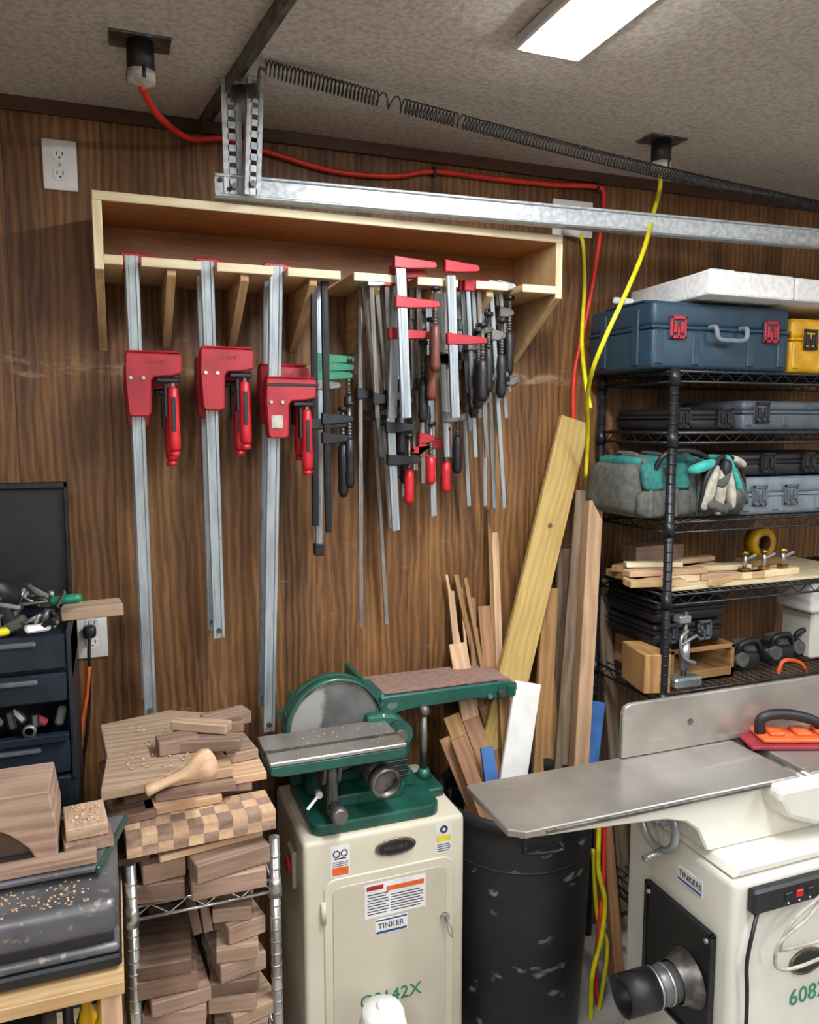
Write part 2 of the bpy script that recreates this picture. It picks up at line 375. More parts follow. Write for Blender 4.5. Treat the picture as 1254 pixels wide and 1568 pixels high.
for a,b in fingers[1:-1]:
    xc=(a+b)/2
    o.prism([(yf+.012,zf-t),(yf+.012,zf-t-.012),(yb,1.785),(yb,zf-t)],.018,'ply',TYZ((xc,0,0)),bev=.001)
    p0=V((xc,yf+.013,zf-t-.014)); p1=V((xc,yb-.001,1.783)); o.beam(p0,p1,.0185,.0015,'ply',bev=0)
o.done()

# ---------------- parallel clamps -----------------
def kclamp(xt,xb,yt,ybm,ztop,zbot,zj,w=.028,tag=False):
    o=Obj('parallel_bar_clamp'); a=V((xt,yt,ztop)); b=V((xb,ybm,zbot)); d=(b-a).normalized()
    o.beam(a,b,w*.6,.006,'bar'); 
    for s in (-1,1): o.beam(a+V((s*w*.36,0,0)),b+V((s*w*.36,0,0)),w*.3,.011,'bar',bev=.002)
    o.cyl(b-d*.02+V((0,-.008,0)),b-d*.02+V((0,.008,0)),.006,'darksteel')
    c=V((xt,yt+.05,zf+.001))
    o.prism([(-.022,-.004),(.022,-.004),(.05,.004),(.052,.016),(.02,.022),(-.022,.022)],.034,'red',TXZ(c),bev=.003)
    f=(zj-ztop)/(zbot-ztop); c=a.lerp(b,f)
    P=[(-.022,0),(.093,-.002),(.096,-.012),(.094,-.044),(.07,-.05),(.036,-.052),(.03,-.06),(.028,-.132),(.02,-.138),(-.015,-.138),(-.02,-.13),(-.024,-.05)]
    o.prism([(x,z) for x,z in P],.036,'red',TXZ(c),bev=.003)
    o.bb(c+V((-.02,-.017,0)),c+V((.092,.017,.004)),'red',bev=.002)
    for k in (-.012,.014): o.cyl(c+V((k,-.0215,-.055)),c+V((k,-.018,-.055)),.004,'chrome',n=12)
    if tag:
        o.bb(c+V((-.012,-.0195,-.115)),c+V((.014,-.018,-.085)),'cream',bev=0)
        o.bb(c+V((-.024,-.02,-.018)),c+V((.10,-.018,-.012)),'blackmetal',bev=.001)
    else: o.text('CLAMP',TXZ(c+V((.018,-.0187,-.024))),.013,'red',.0006)
    h=c+V((.075,0,-.05))
    o.cyl(h,h-V((0,0,.03)),.006,'chrome'); o.bb(h+V((-.035,-.012,-.014)),h+V((.016,.012,-.002)),'blackmetal',bev=.003)
    o.bb(h+V((-.02,-.008,-.09)),h+V((-.012,.008,-.014)),'blackmetal',bev=.002)
    o.lathe(h-V((0,0,.022)),h-V((0,0,.165)),[(.007,0),(.011,.03),(.013,.2),(.0125,.5),(.014,.8),(.0135,.93),(.009,1)],'redhandle',n=18)
    o.beam(h+V((0,-.0115,-.045)),h+V((0,-.013,-.12)),.009,.004,'black',bev=.001)
    o.cyl(h-V((0,0,.165)),h-V((0,0,.176)),.0125,'redhandle',r1=.011)
    o.done()
def zat(u,v,Y): return PY(u,v,Y).z
kclamp(.053,.06,1.80,1.93,1.955,zat(228,1098,1.93),zat(200,540,1.83))
kclamp(.208,.226,1.80,1.92,1.955,zat(322,978,1.92),zat(300,533,1.83))
kclamp(.36,.345,1.80,1.93,1.955,zat(413,1120,1.93),zat(400,579,1.83),w=.030,tag=True)
kclamp(.205,.216,1.87,1.955,1.955,zat(310,965,1.955),zat(300,548,1.89),w=.026)
kclamp(.357,.337,1.87,1.96,1.955,zat(398,1080,1.96),zat(395,560,1.89),w=.026)
kclamp(.052,.054,1.87,1.965,1.955,zat(215,1070,1.965),zat(200,560,1.89),w=.024)

# ---------------- black sash clamps & F clamps -----------------
def fclamp(name,a,b,w,jaws,barm='bar',th=.007,ang=0,tip=None):
    o=Obj(name); a=V(a); b=V(b); dx=V((math.cos(ang),math.sin(ang),0)); dn=V((-dx.y,dx.x,0))
    o.beam(a,b,w,th,barm,side=dx)
    o.beam(a+dn*-th*.35,b+dn*-th*.35,w*.45,th*.5,barm,side=dx,bev=.0005)
    if tip: o.beam(b+(a-b).normalized()*.03,b,w*1.5,th*1.6,tip,side=dx,bev=.002)
    for z,rc,mj,hm,hl,up in jaws:
        f=(z-a.z)/(b.z-a.z); c=a.lerp(b,f); T=Matrix.Translation(c)@Matrix.Rotation(ang,4,'Z')@Matrix(((1,0,0,0),(0,0,-1,0),(0,1,0,0),(0,0,0,1)))
        hb=w*.5+.005; s=1 if up else -1
        o.prism([(-hb,.012*s),(hb,.012*s),(rc,.007*s),(rc+.005,0),(rc,-.008*s),(hb,-.013*s),(-hb,-.016*s)][::s],.016,mj,T,bev=.002)
        if hm:
            h=c+dx*(rc-.006); dz=V((0,0,s*1.0))
            o.cyl(h-dz*.035,h+dz*.07,.005,'darksteel',n=12)
            for k in range(8): o.cyl(h+dz*(.012+k*.007),h+dz*(.015+k*.007),.0062,'darksteel',n=12)
            o.cyl(h-dz*.042,h-dz*.033,.012,'black',n=16)
            o.lathe(h+dz*.045,h+dz*(.045+hl),[(.006,0),(.0115,.06),(.0135,.3),(.0115,.6),(.0135,.88),(.008,1)],hm,n=14)
    o.done()
def fc(name,ut,vt,ub,vb,Yt,Ybt,w,jaws,**k):
    fclamp(name,PY(ut,vt,Yt),PY(ub,vb,Ybt),w,[(zat(ut,j[0],(Yt+Ybt)/2),)+tuple(j[1:]) for j in jaws],**k)
fc('black_sash_clamp',480,420,483,805,1.80,1.85,.014,[(650,.075,'blackmetal','blackmetal',.13,False)],barm='blackmetal',th=.012)
fc('black_sash_clamp',496,420,503,815,1.80,1.84,.015,[(642,.062,'blackmetal','blackmetal',.12,False),(672,.05,'blackmetal',None,0,False)],barm='blackmetal',th=.012)
fc('green_bar_clamp',489,425,488,850,1.87,1.90,.016,[(550,.085,'greenc',None,0,False),(562,.085,'greenc',None,0,False),(575,.08,'greenc','black',.12,False),(590,.05,'darksteel',None,0,False)],barm='bar',th=.012,tip='black')
for k,(ut,ub,vb,Yt) in enumerate(((551,553,960,1.84),(561,592,955,1.90),(570,598,808,1.82),(580,604,812,1.84),(589,608,800,1.87),(597,612,640,1.80),(556,585,700,1.80),(564,590,720,1.85),(575,600,660,1.79),(585,606,700,1.82),(603,618,760,1.86),(545,560,640,1.88),(568,578,640,1.77),(592,598,640,1.77))):
    fc('steel_f_clamp',ut,430,ub,vb,Yt,Yt+.06,.011,[(545+RN.uniform(-15,120),.04,'darksteel' if k%2 else 'blackmetal','black' if k in(2,4,8) else None,.1,False),(434,.04,'red' if k%3 else 'steel',None,0,False)],barm='fbar',th=.006)
fc('red_jaw_f_clamp',613,408,622,640,1.74,1.75,.024,[(404,.085,'red',None,0,False),(464,.09,'red','handlewood',.11,False)],th=.010)
fc('red_jaw_f_clamp',607,430,600,640,1.77,1.80,.022,[(512,.1,'red','handlewood',.11,False),(420,.07,'red',None,0,False)],th=.009)
fc('red_jaw_f_clamp',690,422,697,640,1.74,1.75,.022,[(410,.07,'red',None,0,False),(520,.085,'red','black',.10,False)],th=.010)
fc('red_jaw_f_clamp',655,430,664,790,1.82,1.87,.016,[(680,.045,'red','redhandle',.08,False),(560,.05,'darksteel',None,0,False)],th=.008)
fc('red_jaw_f_clamp',640,430,648,740,1.80,1.86,.012,[(690,-.03,'red','redhandle',.09,False),(672,.03,'red','redhandle',.07,False)],th=.008,barm='fbar')
fc('black_jaw_f_clamp',598,640,606,812,1.80,1.84,.02,[(655,.06,'blackmetal',None,.085,False),(705,.07,'blackmetal',None,0,False)],th=.008)
fc('black_jaw_f_clamp',672,430,684,700,1.79,1.83,.014,[(550,-.045,'black','black',.11,False),(640,.05,'darksteel',None,0,False)],th=.008)
fc('black_jaw_f_clamp',680,430,690,700,1.85,1.9,.012,[(545,.06,'darksteel','handlewood',.10,False),(640,.03,'darksteel','black',.1,False)],th=.007,barm='fbar')
fc('black_jaw_f_clamp',630,430,636,720,1.83,1.87,.012,[(500,.03,'darksteel','black',.11,False),(590,.04,'darksteel','black',.1,False)],th=.007,barm='fbar')
for ut,ub,vb,Yt,jz,up in ((700,718,775,1.86,500,False),(738,743,775,1.83,470,False),(744,757,778,1.85,495,False),(752,772,778,1.80,515,False),(716,728,700,1.78,530,False),(760,775,640,1.86,500,False),(724,735,640,1.80,520,False),(708,720,660,1.80,545,False),(733,745,700,1.79,505,False),(765,780,600,1.82,480,False)):
    fc('black_handle_f_clamp',ut,440,ub,vb,Yt,Yt+.06,.011,[(jz,.028,'darksteel','black',.11,up),(442,.04,'red' if ut<745 else 'steel',None,0,False),(600+RN.uniform(-30,20),.03,'darksteel',None,0,False)],barm='fbar' if ut%2 else 'bar',th=.006)

# ---------------- garage door track, strut, spring -----------------
o=Obj('garage_door_track')
a=PY(328,283,1.745); a.z=ZC+.50; b=V((2.7,1.60,ZC+.50))
d=(b-a).normalized(); n=V((-d.y,d.x,0))
o.beam(a,b,.048,.003,'galv',side=(0,0,1)); 
for s in (-1,1): o.beam(a+V((0,0,s*.0235))+n*.012,b+V((0,0,s*.0235))+n*.012,.003,.026,'galv',side=(0,0,1)); o.beam(a+V((0,0,s*.020))-n*.004,b+V((0,0,s*.020))-n*.004,.006,.007,'galv',side=(0,0,1),bev=.002)
for k,(x,z) in enumerate(((.012,.01),(.03,-.008))): o.cyl(a+d*x+V((0,0,z))-n*.001,a+d*x+V((0,0,z))-n*.006,.005,'black',n=14)
o.done()
def strut(o,p0,p1,w,side,mat='galv',fs=1):
    p0=V(p0);p1=V(p1); d=(p1-p0).normalized(); sd=V(side); nn=d.cross(sd).normalized(); L=(p1-p0).length
    for s in (-1,1): o.beam(p0+sd*(s*w*.36),p1+sd*(s*w*.36),w*.32,.0025,mat,side=side,bev=0)
    x=0
    while x<L:
        o.beam(p0+d*x,p0+d*min(x+.013,L),w*.5,.0025,mat,side=side,bev=0); x+=.023
    o.beam(p0+sd*(fs*w*.5)+nn*(w*.4),p1+sd*(fs*w*.5)+nn*(w*.4),.0025,w*.8,mat,side=side,bev=0)
o=Obj('ceiling_strut_bracket')
yS=1.72
c0=PY(357,250,yS+.02); c1=PY(357,90,yS+.02); c0.z=ZC+.478; c1.z=CEIL-.002; c1.x=c0.x-.002
strut(o,c0,c1,.038,(1,0,0))
e0=PY(386,262,yS-.01); e1=PY(396,90,yS-.01); e0.z=ZC+.478; e1.z=CEIL-.002; e1.x=e0.x+.012
strut(o,e0,e1,.032,(1,0,0),fs=-1)
for p in (c0,e0): o.cyl(p+V((0,.02,.02)),p+V((0,-.012,.02)),.007,'darksteel',n=6)
q0=V((.22,1.985,CEIL-.016)); q1=V((.30,1.30,CEIL-.016))
o.beam(q0,q1,.032,.003,'darksteel',side=(0,0,1)); o.beam(q0+V((.016,0,.014)),q1+V((.016,0,.014)),.032,.003,'darksteel',side=(1,0,0))
o.beam(c1+V((0,-.01,-.03)),e1+V((0,-.01,-.03)),.03,.004,'darksteel',side=(0,0,1))
o.done()
o=Obj('garage_door_extension_spring')
s0=PY(405,108,1.63); s1=PY(1262,314,1.60); s1=s0+(s1-s0)*1.25
D=s1-s0; L=D.length; d=D.normalized(); e=V((0,0,1)); e=(e-d*e.dot(d)).normalized(); g=d.cross(e)
pts=[]; ph=0
def segs(l0,l1,pitch,r):
    global ph
    n=int((l1-l0)/pitch*10)
    for i in range(n):
        q=l0+(l1-l0)*i/n; ph+=2*math.pi/10; sag=-.02*math.sin(math.pi*q/L)
        pts.append(s0+d*q+V((0,0,sag+.006))+e*(r*math.cos(ph))+g*(r*math.sin(ph)))
segs(0,.235,.0082,.0145); segs(.235,.29,.028,.014); segs(.29,.41,.0082,.014); segs(.41,.43,.02,.014); segs(.43,L,.0082,.0135)
o.tube(pts,.0015,'blackmetal',n=5,smooth=1)
o.tube([e1+V((0,-.02,-.05)),s0+V((-.01,0,0)),s0],.003,'darksteel',n=6); o.done()

# ---------------- ceiling receptacles & cords -----------------
def receptacle(u,v):
    c=PZ(u,v,CEIL); o=Obj('ceiling_power_receptacle')
    o.bb(c+V((-.055,-.033,-.004)),c+V((.055,.033,0)),'darksteel',bev=.001,)
    o.cyl(c-V((0,0,.004)),c-V((0,0,.058)),.025,'black',n=24); o.lathe(c-V((0,0,.056)),c-V((0,0,.082)),[(.026,0),(.026,.75),(.022,.8),(.010,1)],'cream',n=24)
    for q in range(3): 
        aa=q*2.1-1.4; o.cyl(c+V((.024*math.cos(aa),.024*math.sin(aa),-.055)),c+V((.024*math.cos(aa),.024*math.sin(aa),-.075)),.004,'black',n=8)
    o.done(); return c-V((0,0,.082))
r1=receptacle(214,62); r2=receptacle(1013,214)
def P3(l): return [PY(*q) for q in l]
o=Obj('red_extension_cord')
o.tube([r1]+P3([(222,145,r1.y+.05),(245,180,1.80),(290,212,1.93),(345,213,1.975),(420,236,1.985),(510,262,1.985),(600,270,1.985),(665,263,1.985),(760,274,1.985),(850,283,1.985),(912,286,1.985),(925,300,1.985),(920,350,1.98),(910,420,1.975),(895,500,1.97),(880,570,1.965),(878,650,1.965),(880,760,1.965)]),.0068,'rcord')
for u,v in ((665,263),(915,287)): o.bb(PY(u-4,v-7,1.99),PY(u+4,v+7,1.975),'black',bev=.002)
o.done()
o=Obj('yellow_extension_cord')
o.tube([r2]+P3([(1010,290,r2.y+.02),(1000,330,1.70),(985,385,1.64),(958,450,1.60),(930,510,1.60),(908,565,1.64),(899,610,1.72),(900,660,1.80),(897,730,1.85)]),.0058,'ycord')
o.tube(P3([(885,357,1.97),(893,375,1.97),(895,440,1.95),(891,520,1.90),(896,580,1.80),(904,625,1.75)]),.0058,'ycord')
o.cyl(PY(862,352,1.985),PY(888,358,1.96),.012,'white'); o.done()
o=Obj('extension_cord_bundle')
o.tube(P3([(918,1250,1.75),(916,1330,1.72),(926,1380,1.70),(920,1440,1.68),(906,1500,1.66),(905,1590,1.66)]),.007,'ycord')
o.tube(P3([(926,1250,1.77),(924,1340,1.74),(918,1420,1.70),(912,1500,1.70),(925,1600,1.68)]),.006,'rcord')
o.tube(P3([(908,1300,1.75),(914,1400,1.72),(930,1450,1.70),(918,1540,1.68),(908,1600,1.68)]),.006,'ycord')
o.done()

# ---------------- outlets -----------------
def plate(u0,v0,u1,v1,mat='white'):
    a=PY(u0,v0,WY); b=PY(u1,v1,WY); x0,x1=a.x,b.x; z1,z0=a.z,b.z
    o=Obj('wall_outlet'); o.bb((x0,WY-.008,z0),(x1,WY,z1),mat,bev=.003,seg=2)
    cx=(x0+x1)/2; cz=(z0+z1)/2; h=(z1-z0)
    for s in (-1,1):
        c=V((cx,WY-.0085,cz+s*h*.19)); o.prism(rrect(-.015,-.013,.015,.013,.009),.003,'label',TXZ(c),bev=.0005)
        for k in (-.006,.006): o.bb(c+V((k-.001,-.0026,-.001)),c+V((k+.001,-.0012,.007)),'ink',bev=0)
        o.cyl(c+V((0,-.0012,-.006)),c+V((0,-.0026,-.006)),.0022,'ink',n=10)
    o.cyl((cx,WY-.008,cz),(cx,WY-.010,cz),.003,'steel',n=10); return o,cx,cz,h
o,_,_,_=plate(63,212,120,295); o.done()
o,cx,cz,h=plate(116,932,166,1004)
c=V((cx-.005,WY-.012,cz+.01)); o.blob(c+V((0,-.018,0)),(.03,.035,.03),'black',e=.6)
o.tube([c+V((0,-.03,-.005)),c+V((-.003,-.035,-.05)),c+V((-.004,-.03,-.1)),c+V((-.01,-.025,-.2)),c+V((-.03,-.02,-.35)),c+V((-.03,-.02,-.5))],.004,'black')
o.tube([c+V((-.004,-.032,-.08)),c+V((-.012,-.03,-.15)),c+V((-.03,-.03,-.25)),c+V((-.035,-.03,-.42))],.005,'ocord'); o.done()
o,cx,cz,h=plate(845,304,905,366); o.done()

# ---------------- wire shelving -----------------
SX0,SX1,SY0,SY1=1.345,2.55,1.65,1.985
SZ=[1.735,1.578,1.345,1.152,.885,.25]
def shelfunit(name,X0,X1,Y0,Y1,zs,ztop,mat,pitch=.026,wr=.0022,pr=.0125):
    o=Obj(name)
    for x in (X0,X1):
        for y in (Y0,Y1-.02):
            o.cyl((x,y,.0),(x,y,ztop),pr,mat,n=16)
            z=.05
            while z<ztop-.02: o.cyl((x,y,z),(x,y,z+.004),pr*1.08,mat,n=14); z+=.0254
            for zz in zs: o.cyl((x,y,zz-.035),(x,y,zz+.004),pr*1.3,mat,r1=pr*1.15,n=16)
    for z in zs:
        for dz in (0,-.026):
            o.tube([(X0,Y0,z+dz),(X1,Y0,z+dz)],.0034,mat,n=6,smooth=1); o.tube([(X0,Y1-.02,z+dz),(X1,Y1-.02,z+dz)],.0034,mat,n=6,smooth=1)
            for x in (X0,X1): o.tube([(x,Y0,z+dz),(x,Y1-.02,z+dz)],.0034,mat,n=6,smooth=1)
        for A,B in (((X0,Y0),(X1,Y0)),((X0,Y0),(X0,Y1-.02)),((X0,Y1-.02),(X1,Y1-.02))):
            L=math.hypot(B[0]-A[0],B[1]-A[1]); n=max(2,int(L/.032)); pts=[]
            for i in range(n+1):
                f=i/n; pts.append((A[0]+(B[0]-A[0])*f,A[1]+(B[1]-A[1])*f,z-(0.001 if i%2 else .025)))
            o.tube(pts,.002,mat,n=5,smooth=1)
        x=X0+pitch
        while x<X1: o.tube([(x,Y0,z+.003),(x,Y1-.02,z+.003)],wr,mat,n=5,smooth=1); x+=pitch
        for y in (Y0+.1,Y0+.2): o.tube([(X0,y,z-.002),(X1,y,z-.002)],.003,mat,n=5,smooth=1)
    o.done()
shelfunit('wire_shelving_unit',SX0,SX1,SY0,SY1,SZ,1.745,'blackmetal',pr=.0115)
S=[z+.0055 for z in SZ]
def case(name,X0,X1,Y0,Y1,z0,z1,mat,latch='red',lat=(.16,.84),hand=True,split=.62,ribs=True):
    o=Obj(name); zs=z0+(z1-z0)*split; w=X1-X0
    o.box(((X0+X1)/2,(Y0+Y1)/2,(z0+zs)/2),(w,Y1-Y0,zs-z0-.002),mat,bev=.012,seg=3)
    o.box(((X0+X1)/2,(Y0+Y1)/2,(z1+zs)/2),(w,Y1-Y0,z1-zs-.002),mat,bev=.014,seg=3)
    o.bb((X0-.003,Y0-.003,zs-.005),(X1+.003,Y1+.003,zs+.004),mat,bev=.002)
    if ribs:
        for f in (.04,.3,.7,.93): o.bb((X0+w*f-.012,Y0-.004,z0+.012),(X0+w*f+.012,Y0+.002,zs-.01),mat,bev=.003)
        for f in (.25,.75): 
            y=Y0+(Y1-Y0)*f; o.bb((X0-.004,y-.015,z0+.012),(X0+.002,y+.015,z1-.015),mat,bev=.003)
    for f in lat:
        cx=X0+w*f
        if latch: 
            o.bb((cx-.024,Y0-.006,zs-.03),(cx+.024,Y0-.002,zs+.026),mat,bev=.001)
            for a,b,c,dd in ((-.024,-.03,.024,-.022),(-.024,.018,.024,.026),(-.024,-.03,-.018,.026),(.018,-.03,.024,.026),(-.003,-.03,.003,.0)): o.bb((cx+a,Y0-.011,zs+b),(cx+c,Y0-.005,zs+dd),latch,bev=.001)
            for s in (-1,1): o.bb((cx+s*.011-.005,Y0-.012,zs-.016),(cx+s*.011+.005,Y0-.006,zs+.012),latch,bev=.001)
    if hand:
        cx=X0+w*.5; zz=zs-.012
        o.tube([(cx-.05,Y0-.002,zz+.014),(cx-.05,Y0-.026,zz+.012),(cx-.043,Y0-.03,zz-.016),(cx,Y0-.032,zz-.02),(cx+.043,Y0-.03,zz-.016),(cx+.05,Y0-.026,zz+.012),(cx+.05,Y0-.002,zz+.014)],.0065,'lgrey')
    return o
o=case('blue_tool_case',1.285,1.735,1.665,1.95,S[0],S[0]+.172,'blue'); o.bb((1.30,1.72,S[0]+.172),(1.72,1.9,S[0]+.180),'blue',bev=.004); o.done()
o=case('yellow_tool_case',1.748,2.12,1.67,1.95,S[0],S[0]+.150,'yellow',latch='black'); o.done()
o=Obj('styrofoam_slab')
zz=S[0]+.181; T=Matrix.Translation((1.40,1.60,zz))@Matrix.Rotation(.03,4,'Z')
o.prism([(0,0),(.285,0),(.285,.36),(.04,.36)],.062,'foam',T@Matrix.Translation((0,0,.031)),bev=.006,seg=2)
o.box((.49,.18,.031),(.40,.36,.060),'foam',T=T,bev=.008,seg=2)
o.prism([(.02,.02),(.10,.02),(.14,.30),(.07,.30)],.006,'foam',T@Matrix.Translation((0,0,.065)),bev=.002); o.done()
o=Obj('paper_packet'); o.box((1.37,1.90,zz+.014),(.06,.06,.018),'label',rot=(.2,.3,.6),bev=.004); o.done()
o=case('grey_tool_case',1.60,2.1,1.68,1.94,S[1],S[1]+.082,'grey',latch='black',lat=(.12,.6),ribs=True,hand=False); o.done()
o=case('black_tool_case',1.38,1.585,1.70,1.94,S[1],S[1]+.058,'black',latch='blackmetal',ribs=False,hand=False); o.done()
o=case('light_grey_tool_case',1.600,2.0,1.67,1.93,S[2],S[2]+.105,'lgrey',latch='grey',lat=(.14,.42),split=.55,hand=False); o.done()
o=case('black_drill_case',1.60,2.1,1.69,1.95,S[2]+.108,S[2]+.170,'black',latch='blackmetal',lat=(.2,.5),ribs=False,hand=False); o.done()
o=Obj('canvas_tool_bag'); z0=S[2]
o.blob((1.425,1.80,z0+.078),(.36,.28,.156),'dgrey',e=.38,amp=.05,fr=7,n=56,shear=.25)
o.blob((1.385,1.80,z0+.150),(.24,.20,.035),'teal',e=.5,amp=.1,fr=9,n=40)
for x in (1.29,1.37,1.45): 
    o.tube([(x,1.662,z0+.01),(x+.005,1.668,z0+.07),(x+.012,1.69,z0+.135),(x+.015,1.74,z0+.165),(x+.015,1.82,z0+.17)],.009,'dgrey',n=8)
o.beam((1.275,1.80,z0+.170),(1.52,1.80,z0+.170),.012,.004,'black',side=(0,1,0))
for dx in (0,.085): o.blob((1.305+dx,1.676,z0+.115),(.06,.02,.07),'teal',e=.4,rot=(-.25,0,0),n=20,amp=.1)
o.blob((1.345,1.675,z0+.045),(.16,.03,.07),'dgrey',e=.4,n=24,amp=.1)
o.tube([(1.31,1.68,z0+.12),(1.33,1.66,z0+.172),(1.40,1.655,z0+.182),(1.47,1.66,z0+.16),(1.49,1.66,z0+.11)],.007,'black')
o.blob((1.530,1.71,z0+.07),(.14,.13,.14),'dgrey',e=.6,amp=.22,fr=18,n=44)
for k,(x,y,z,w,h,m,r) in enumerate(((1.465,1.645,.085,.028,.13,'cream',.35),(1.495,1.64,.075,.026,.13,'cream',.1),(1.52,1.635,.085,.024,.12,'cream',-.25),(1.485,1.638,.035,.07,.03,'dgrey',.3),(1.545,1.645,.11,.020,.13,'aqua',-.5),(1.44,1.645,.14,.09,.025,'aqua',-.3),(1.56,1.65,.15,.05,.02,'cream',.5),(1.505,1.635,.135,.03,.05,'black',.2),(1.575,1.66,.09,.02,.12,'dgrey',-.5),(1.54,1.64,.05,.03,.07,'dgrey',.8),(1.52,1.66,.158,.10,.02,'teal',.15),(1.50,1.632,.11,.02,.06,'dgrey',.6))):
    o.blob((x,y,z0+z),(w,.035,h),m,e=.7,rot=(0,r,0),amp=.2,fr=30,n=22)
o.tube([(1.44,1.65,z0+.02),(1.445,1.635,z0+.11),(1.50,1.64,z0+.165),(1.57,1.65,z0+.14),(1.60,1.66,z0+.06)],.006,'black'); o.done()
o=Obj('wood_jig_pile')
o.bb((1.37,1.67,S[3]),(2.1,1.95,S[3]+.008),'plyedge')
z=S[3]+.009
for x,y,w,dd,h,r,m in ((1.40,1.78,.20,.05,.018,.3,'maple'),(1.36,1.72,.16,.05,.018,-.2,'ply'),(1.50,1.74,.22,.03,.02,.12,'plyedge'),(1.62,1.72,.2,.03,.02,-.15,'maple'),(1.75,1.75,.22,.1,.02,.05,'plyedge'),(1.45,1.85,.26,.08,.02,.02,'oak'),(1.55,1.68,.12,.02,.016,.4,'ply')):
    o.box((x,y,z+h/2),(w,dd,h),m,rot=(0,0,r))
z+=.021
for x,y,w,dd,h,r,m in ((1.42,1.75,.24,.04,.016,-.12,'maple'),(1.52,1.80,.20,.07,.016,.2,'ply'),(1.60,1.76,.2,.04,.016,-.25,'plyedge'),(1.78,1.78,.14,.05,.02,.1,'oak'),(1.38,1.83,.12,.09,.018,.5,'oak')):
    o.box((x,y,z+h/2),(w,dd,h),m,rot=(0,0,r))
z+=.018
for x,y,w,dd,h,r,m in ((1.46,1.86,.17,.07,.05,.02,'walnut2'),(1.40,1.78,.16,.03,.014,-.3,'plyedge'),(1.56,1.80,.14,.03,.014,.15,'maple')):
    o.box((x,y,z+h/2),(w,dd,h),m,rot=(0,0,r))
o.done()
o=Obj('brass_toggle_clamp')
for x in (1.66,1.73,1.80):
    c=V((x,1.71,S[3]+.032)); o.bb(c+V((-.014,-.01,0)),c+V((.014,.01,.008)),'brass'); o.cyl(c,c+V((0,0,.05)),.006,'chrome'); o.cyl(c+V((0,0,.045)),c+V((0,0,.056)),.011,'brass',n=10); o.beam(c+V((0,0,.03)),c+V((.03,-.01,.045)),.008,.006,'steel')
o.done()
o=Obj('yellow_tape_roll'); c=V((1.84,1.84,S[3]+.085)); o.ring(c-V((0,.02,0)),c+V((0,.02,0)),.045,.025,'yellow'); o.ring(c-V((0,.021,0)),c+V((0,.021,0)),.027,.023,'cherry'); o.bb((1.80,1.81,S[3]+.031),(1.88,1.87,S[3]+.04),'oak'); o.done()
o=case('black_tool_case',1.365,1.60,1.72,1.94,S[4]+.10,S[4]+.165,'black',latch='grey',ribs=False,lat=(.2,.7),hand=False); o.done()
o=case('black_tool_case',1.36,1.60,1.71,1.94,S[4]+.168,S[4]+.225,'black',latch=None,ribs=False,hand=False); o.done()
o=Obj('wooden_crate')
X0,X1,Y0,Y1,z0,z1=1.40,1.62,1.69,1.95,S[4],S[4]+.097
o.bb((X0,Y0,z0),(X1,Y1,z0+.01),'oak'); o.bb((X0,Y0,z0),(X0+.012,Y1,z1),'oak'); o.bb((X1-.012,Y0,z0),(X1,Y1,z1),'oak'); o.bb((X0,Y1-.012,z0),(X1,Y1,z1),'cherry')
for k in range(3): o.bb((X0+.05*k+.04,Y1-.02,z0+.01),(X0+.05*k+.05,Y1-.012,z1),'cherry')
o.bb((X0,Y0,z0),(X1,Y0+.01,z0+.03),'oak'); o.bb((X0,Y0,z1-.012),(X1,Y0+.01,z1),'oak'); o.done()
o=Obj('pine_block'); o.prism([(1.29,1.66),(1.36,1.64),(1.385,1.78),(1.32,1.80)],.105,'oak',Matrix.Translation((0,0,S[4]+.0525)),bev=.002,grain=2,tint=.9); o.done()
o=Obj('steel_bench_clamp'); c=PY(1048,1000,1.67); c.z=S[4]
o.cyl(c,c+V((0,0,.21)),.007,'darksteel'); o.cyl(c+V((0,0,.05)),c+V((0,0,.13)),.014,'steel'); o.bb(c+V((-.03,-.015,.18)),c+V((.008,.015,.2)),'steel',bev=.003); o.bb(c+V((-.04,-.02,0)),c+V((.05,.02,.03)),'steel',bev=.006); o.beam(c+V((-.025,-.01,.12)),c+V((.03,-.02,.15)),.007,.007,'chrome'); o.blob(c+V((.03,-.02,.155)),(.02,.02,.02),'black',e=1,n=14)
o.tube([c+V((.0,-.01,.16)),c+V((-.03,-.02,.14)),c+V((-.02,-.02,.09)),c+V((.02,-.02,.07))],.005,'steel'); o.done()
o=Obj('cordless_power_tools')
for k,(u,v,m,w) in enumerate(((1130,1040,'black',.10),(1180,1030,'blackmetal',.12),(1215,1020,'black',.10))):
    c=PY(u,v,1.75+.02*k); c.z=S[4]+.03; o.blob(c,(w,.09,.06),m,e=.6,n=24); o.cyl(c+V((-.03,-.05,.01)),c+V((-.03,-.02,.01)),.02,'dgrey',n=20); o.box(c+V((.02,0,.035)),(.05,.06,.03),'dgrey',bev=.006)
    o.tube([c+V((-.04,-.03,.02)),c+V((-.03,-.04,.055)),c+V((.02,-.04,.06)),c+V((.045,-.03,.03))],.008,m)
o.tube([PY(1190,1035,1.68),PY(1200,1012,1.68),PY(1225,1015,1.68),PY(1235,1030,1.68)],.006,'orange'); o.done()
o=Obj('white_bench_machine'); c=PY(1232,965,1.72); c.z=S[4]+.072
o.box(c+V((.10,.05,.125)),(.20,.14,.09),'white',bev=.012,seg=3); o.bb(c+V((.03,0,-.067)),c+V((.17,.12,.085)),'jwhite',bev=.008)
o.bb(c+V((.02,-.022,.11)),c+V((.08,-.0195,.145)),'label'); o.bb(c+V((.025,-.0225,.122)),c+V((.075,-.0215,.138)),'inkblue'); o.done()

